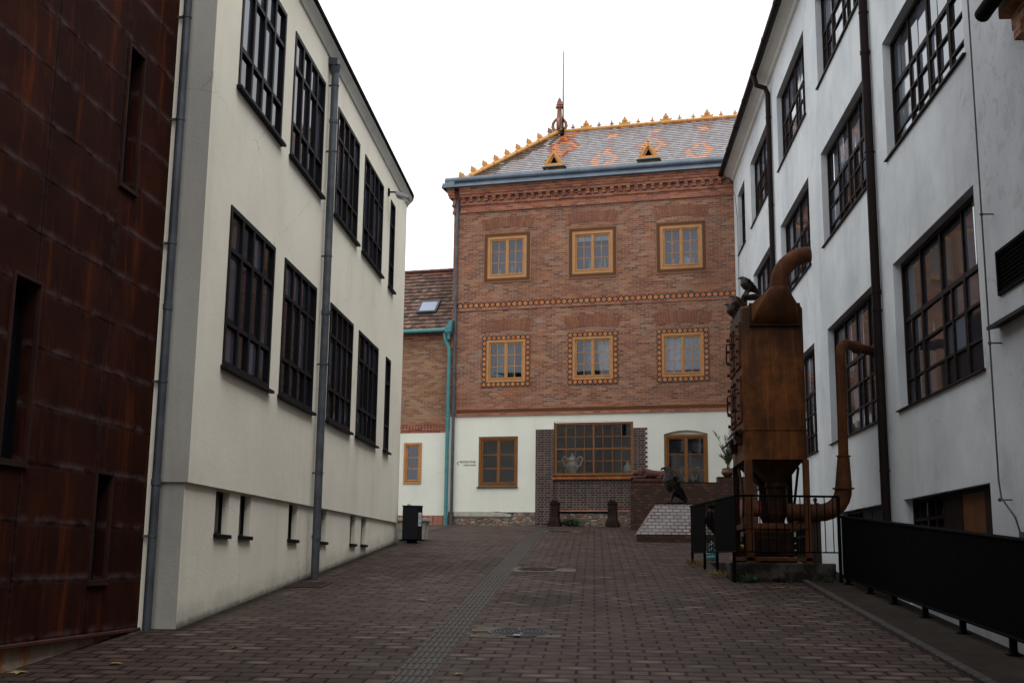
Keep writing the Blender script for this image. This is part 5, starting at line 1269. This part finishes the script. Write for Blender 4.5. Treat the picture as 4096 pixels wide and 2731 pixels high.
# ------------------------------------------------------------------ pottery behind the railing and in the windows
tq = empty('turquoise_ornament', 'knobbly turquoise ceramic ornament glimpsed between the railing panels', 'ornament', (2.10,21.6,gz(21.6)))
tq.scale = (.55,.55,.55)
mb = MB(); mb.lathe([(.14,0),(.17,.10),(.11,.20),(.05,.26),(.075,.33),(.045,.40),(.06,.47),(.03,.53),(.045,.58),(.0,.62)],0,0,16)
for k in range(9): a = k*.75; mb.ball((.15*math.cos(a),.15*math.sin(a),.10+.02*k),.05,8,6)
for k in range(5): mb.ball((.08*math.cos(k*1.3),.08*math.sin(k*1.3),.32+.05*k),.045,8,6)
mb.build('body', M['turquoise'], tq, smooth=True)
br = empty('brown_ceramic_urn', 'brown fluted ceramic urn glimpsed through the gap between the railing panels', 'urn', (2.46,24.2,gz(24.2)))
mb = MB(); mb.lathe([(.15,0),(.15,.05),(.07,.12),(.06,.3),(.16,.45),(.23,.60),(.22,.74),(.14,.82),(.18,.88)],0,0,20)
for k in range(14): a = 2*math.pi*k/14; mb.tube([(.13*math.cos(a),.13*math.sin(a),.42),(.235*math.cos(a),.235*math.sin(a),.60),(.20*math.cos(a),.20*math.sin(a),.76)],.028,6)
mb.build('body', M['terracotta_dark'], br, smooth=True)
yl = empty('yellow_ribbed_ornament', 'yellow ribbed ceramic lump low behind the left leg of the collector', 'ornament', (2.55,20.3,1.71))
mb = MB()
for k in range(6): mb.tube([(-.22+.03*k,-.1+.05*k,.02),(-.16+.05*k,-.1+.05*k,.26-.02*k),(.14,-.1+.05*k,.18-.02*k),(.22,-.1+.05*k,.02)],.06,8)
mb.build('body', M['yellow_glaze'], yl, smooth=True)
ok_ = tq
# vases in the ground floor windows
def handle(mb, s_, P, r): mb.tube([(s_*x,0,z) for x,z in P], r, 8)
def window_thing(name, label, cat, u, y, z, build, m, grp=None):
    o = build().build(name, m, None, smooth=True); o.location = HP(u,y,z); o.rotation_euler = (0,0,-ANG); return tag(o, label, cat, grp)
def urn():
    mb = MB(); mb.lathe([(.13,0),(.14,.03),(.10,.05),(.17,.16),(.19,.28),(.16,.38),(.10,.43),(.13,.46),(.17,.48),(.15,.53),(.07,.60),(.03,.63),(.045,.66),(.02,.70),(.0,.72)],0,0,20)
    for k in range(20):
        a = 2*math.pi*k/20
        for s_ in (-.5,.5): mb.tube([(.105*math.cos(a),.105*math.sin(a),.07),(.195*math.cos(a+s_*.5),.195*math.sin(a+s_*.5),.25),(.15*math.cos(a+s_),.15*math.sin(a+s_),.40)],.010,4)
    for s_ in (-1,1): handle(mb,s_,[(.17,.28),(.27,.32),(.30,.44),(.34,.52),(.28,.60),(.20,.57),(.17,.50)],.024)
    return mb
window_thing('lidded_urn','white openwork porcelain urn with lid and two handles in the shop window','vase',4.10,.36,4.43,urn,M['porcelain'])
window_thing('vase','pale speckled bulbous vase at the right end of the shop window','vase',5.93,.36,4.43,lambda: (lambda mb: (mb.lathe([(.09,0),(.15,.10),(.165,.18),(.12,.28),(.07,.34),(.075,.40),(.08,.42),(.06,.42)],0,0,20), mb)[1])(MB()),M['porcelain_grey'])
def amph():
    mb = MB(); mb.lathe([(.11,0),(.16,.12),(.17,.25),(.13,.36),(.08,.42),(.11,.56),(.15,.62),(.12,.62)],0,0,20)
    for s_ in (-1,1): handle(mb,s_,[(.15,.22),(.20,.32),(.27,.48),(.30,.58),(.25,.66),(.16,.64)],.022)
    return mb
window_thing('amphora_vase','two handled pale vase behind the arched ground floor window','vase',7.88,.48,4.0,amph,M['porcelain_grey'])
cone = lambda h,r: (lambda: (lambda mb: (mb.lathe([(r,0),(r*.9,h*.15),(r*.55,h*.5),(r*.35,h*.8),(r*.42,h*.9),(.004,h)],0,0,12), mb)[1])(MB()))
zb = 11.09
for u,h,r,lab in [(1.62,.30,.055,'small white cone figurine at the left of the first top floor window'),(2.06,.42,.13,'round topped patterned porcelain in the first top floor window'),(2.30,.32,.055,'slim white figurine at the right of the first top floor window'),
    (4.72,.48,.08,'tall white cone in the left sash of the middle top floor window'),(5.05,.36,.06,'slim white cone right of the mullion in the middle top floor window'),(5.22,.50,.08,'tall white cone in the right sash of the middle top floor window'),
    (7.50,.34,.085,'white cone figurine at the left of the third top floor window'),(8.13,.34,.085,'white cone figurine at the right of the third top floor window')]:
    b = cone(h,r)
    if u == 2.06: b = lambda: (lambda mb: (mb.lathe([(.10,0),(.13,.10),(.135,.28),(.10,.38),(.04,.42)],0,0,14), mb)[1])(MB())
    window_thing('figurine',lab,'figurine',u,.22,zb,b,M['porcelain_grey'] if u == 2.06 else M['porcelain'])
def plate(): mb = MB(); mb.tube([(0,0,.20),(0,.02,.20)],.19,28); mb.tube([(0,-.012,.20),(0,0,.20)],.12,24); return mb
window_thing('plate','round white plate propped in the third top floor window','plate',7.86,.24,zb,plate,M['porcelain'])
window_thing('egg_ornament','pinkish round ornament at the left of the middle top floor window','ornament',4.44,.2,zb,lambda: (lambda mb: (mb.ball((0,0,.09),(.10,.07,.09),12,8), mb)[1])(MB()),M['terracotta'])
window_thing('egg_ornament','white round ornament at the right end of the middle top floor window','ornament',5.44,.2,zb,lambda: (lambda mb: (mb.ball((0,0,.09),(.07,.07,.10),12,8), mb)[1])(MB()),M['porcelain'])

# ------------------------------------------------------------------ camera, sky, sun
cam = bpy.data.cameras.new('camera'); co = bpy.data.objects.new('camera', cam); col.objects.link(co)
cam.sensor_width = 36; cam.lens = 41.22; cam.clip_start = .1; cam.clip_end = 500
co.location = (0,0,1.7); co.rotation_euler = (R(100.5523), R(-.6532), R(3.9567)); scene.camera = co
w = bpy.data.worlds.new('World'); scene.world = w; w.use_nodes = True; nt = w.node_tree; bg = nt.nodes['Background']
SUN_EL, SUN_AZ = 60, 138           # azimuth measured clockwise from +Y
sky = nt.nodes.new('ShaderNodeTexSky'); sky.sky_type = 'NISHITA'; sky.sun_disc = False; sky.sun_elevation = R(SUN_EL); sky.sun_rotation = R(SUN_AZ); sky.dust_density = 4; sky.air_density = 2
hs = nt.nodes.new('ShaderNodeHueSaturation'); hs.inputs['Saturation'].default_value = .12; nt.links.new(sky.outputs[0], hs.inputs['Color'])
mx = nt.nodes.new('ShaderNodeMix'); mx.data_type = 'RGBA'; mx.inputs[0].default_value = .88; nt.links.new(hs.outputs[0], mx.inputs[6]); mx.inputs[7].default_value = (SKYV*.985,SKYV*.995,SKYV*1.02,1)
nt.links.new(mx.outputs[2], bg.inputs['Color']); bg.inputs['Strength'].default_value = .10
su = bpy.data.lights.new('sun','SUN'); so = bpy.data.objects.new('sun', su); col.objects.link(so); su.energy = 1.55; su.angle = R(45); su.color = (1.,.97,.92)
az, el = R(SUN_AZ), R(SUN_EL); d = Vector((math.sin(az)*math.cos(el), math.cos(az)*math.cos(el), math.sin(el))); so.rotation_euler = d.to_track_quat('Z','Y').to_euler()
scene.view_settings.view_transform = 'Standard'; scene.view_settings.look = 'None'; scene.view_settings.exposure = 0
scene.cycles.use_denoising = True; scene.cycles.max_bounces = 8; scene.cycles.transparent_max_bounces = 12
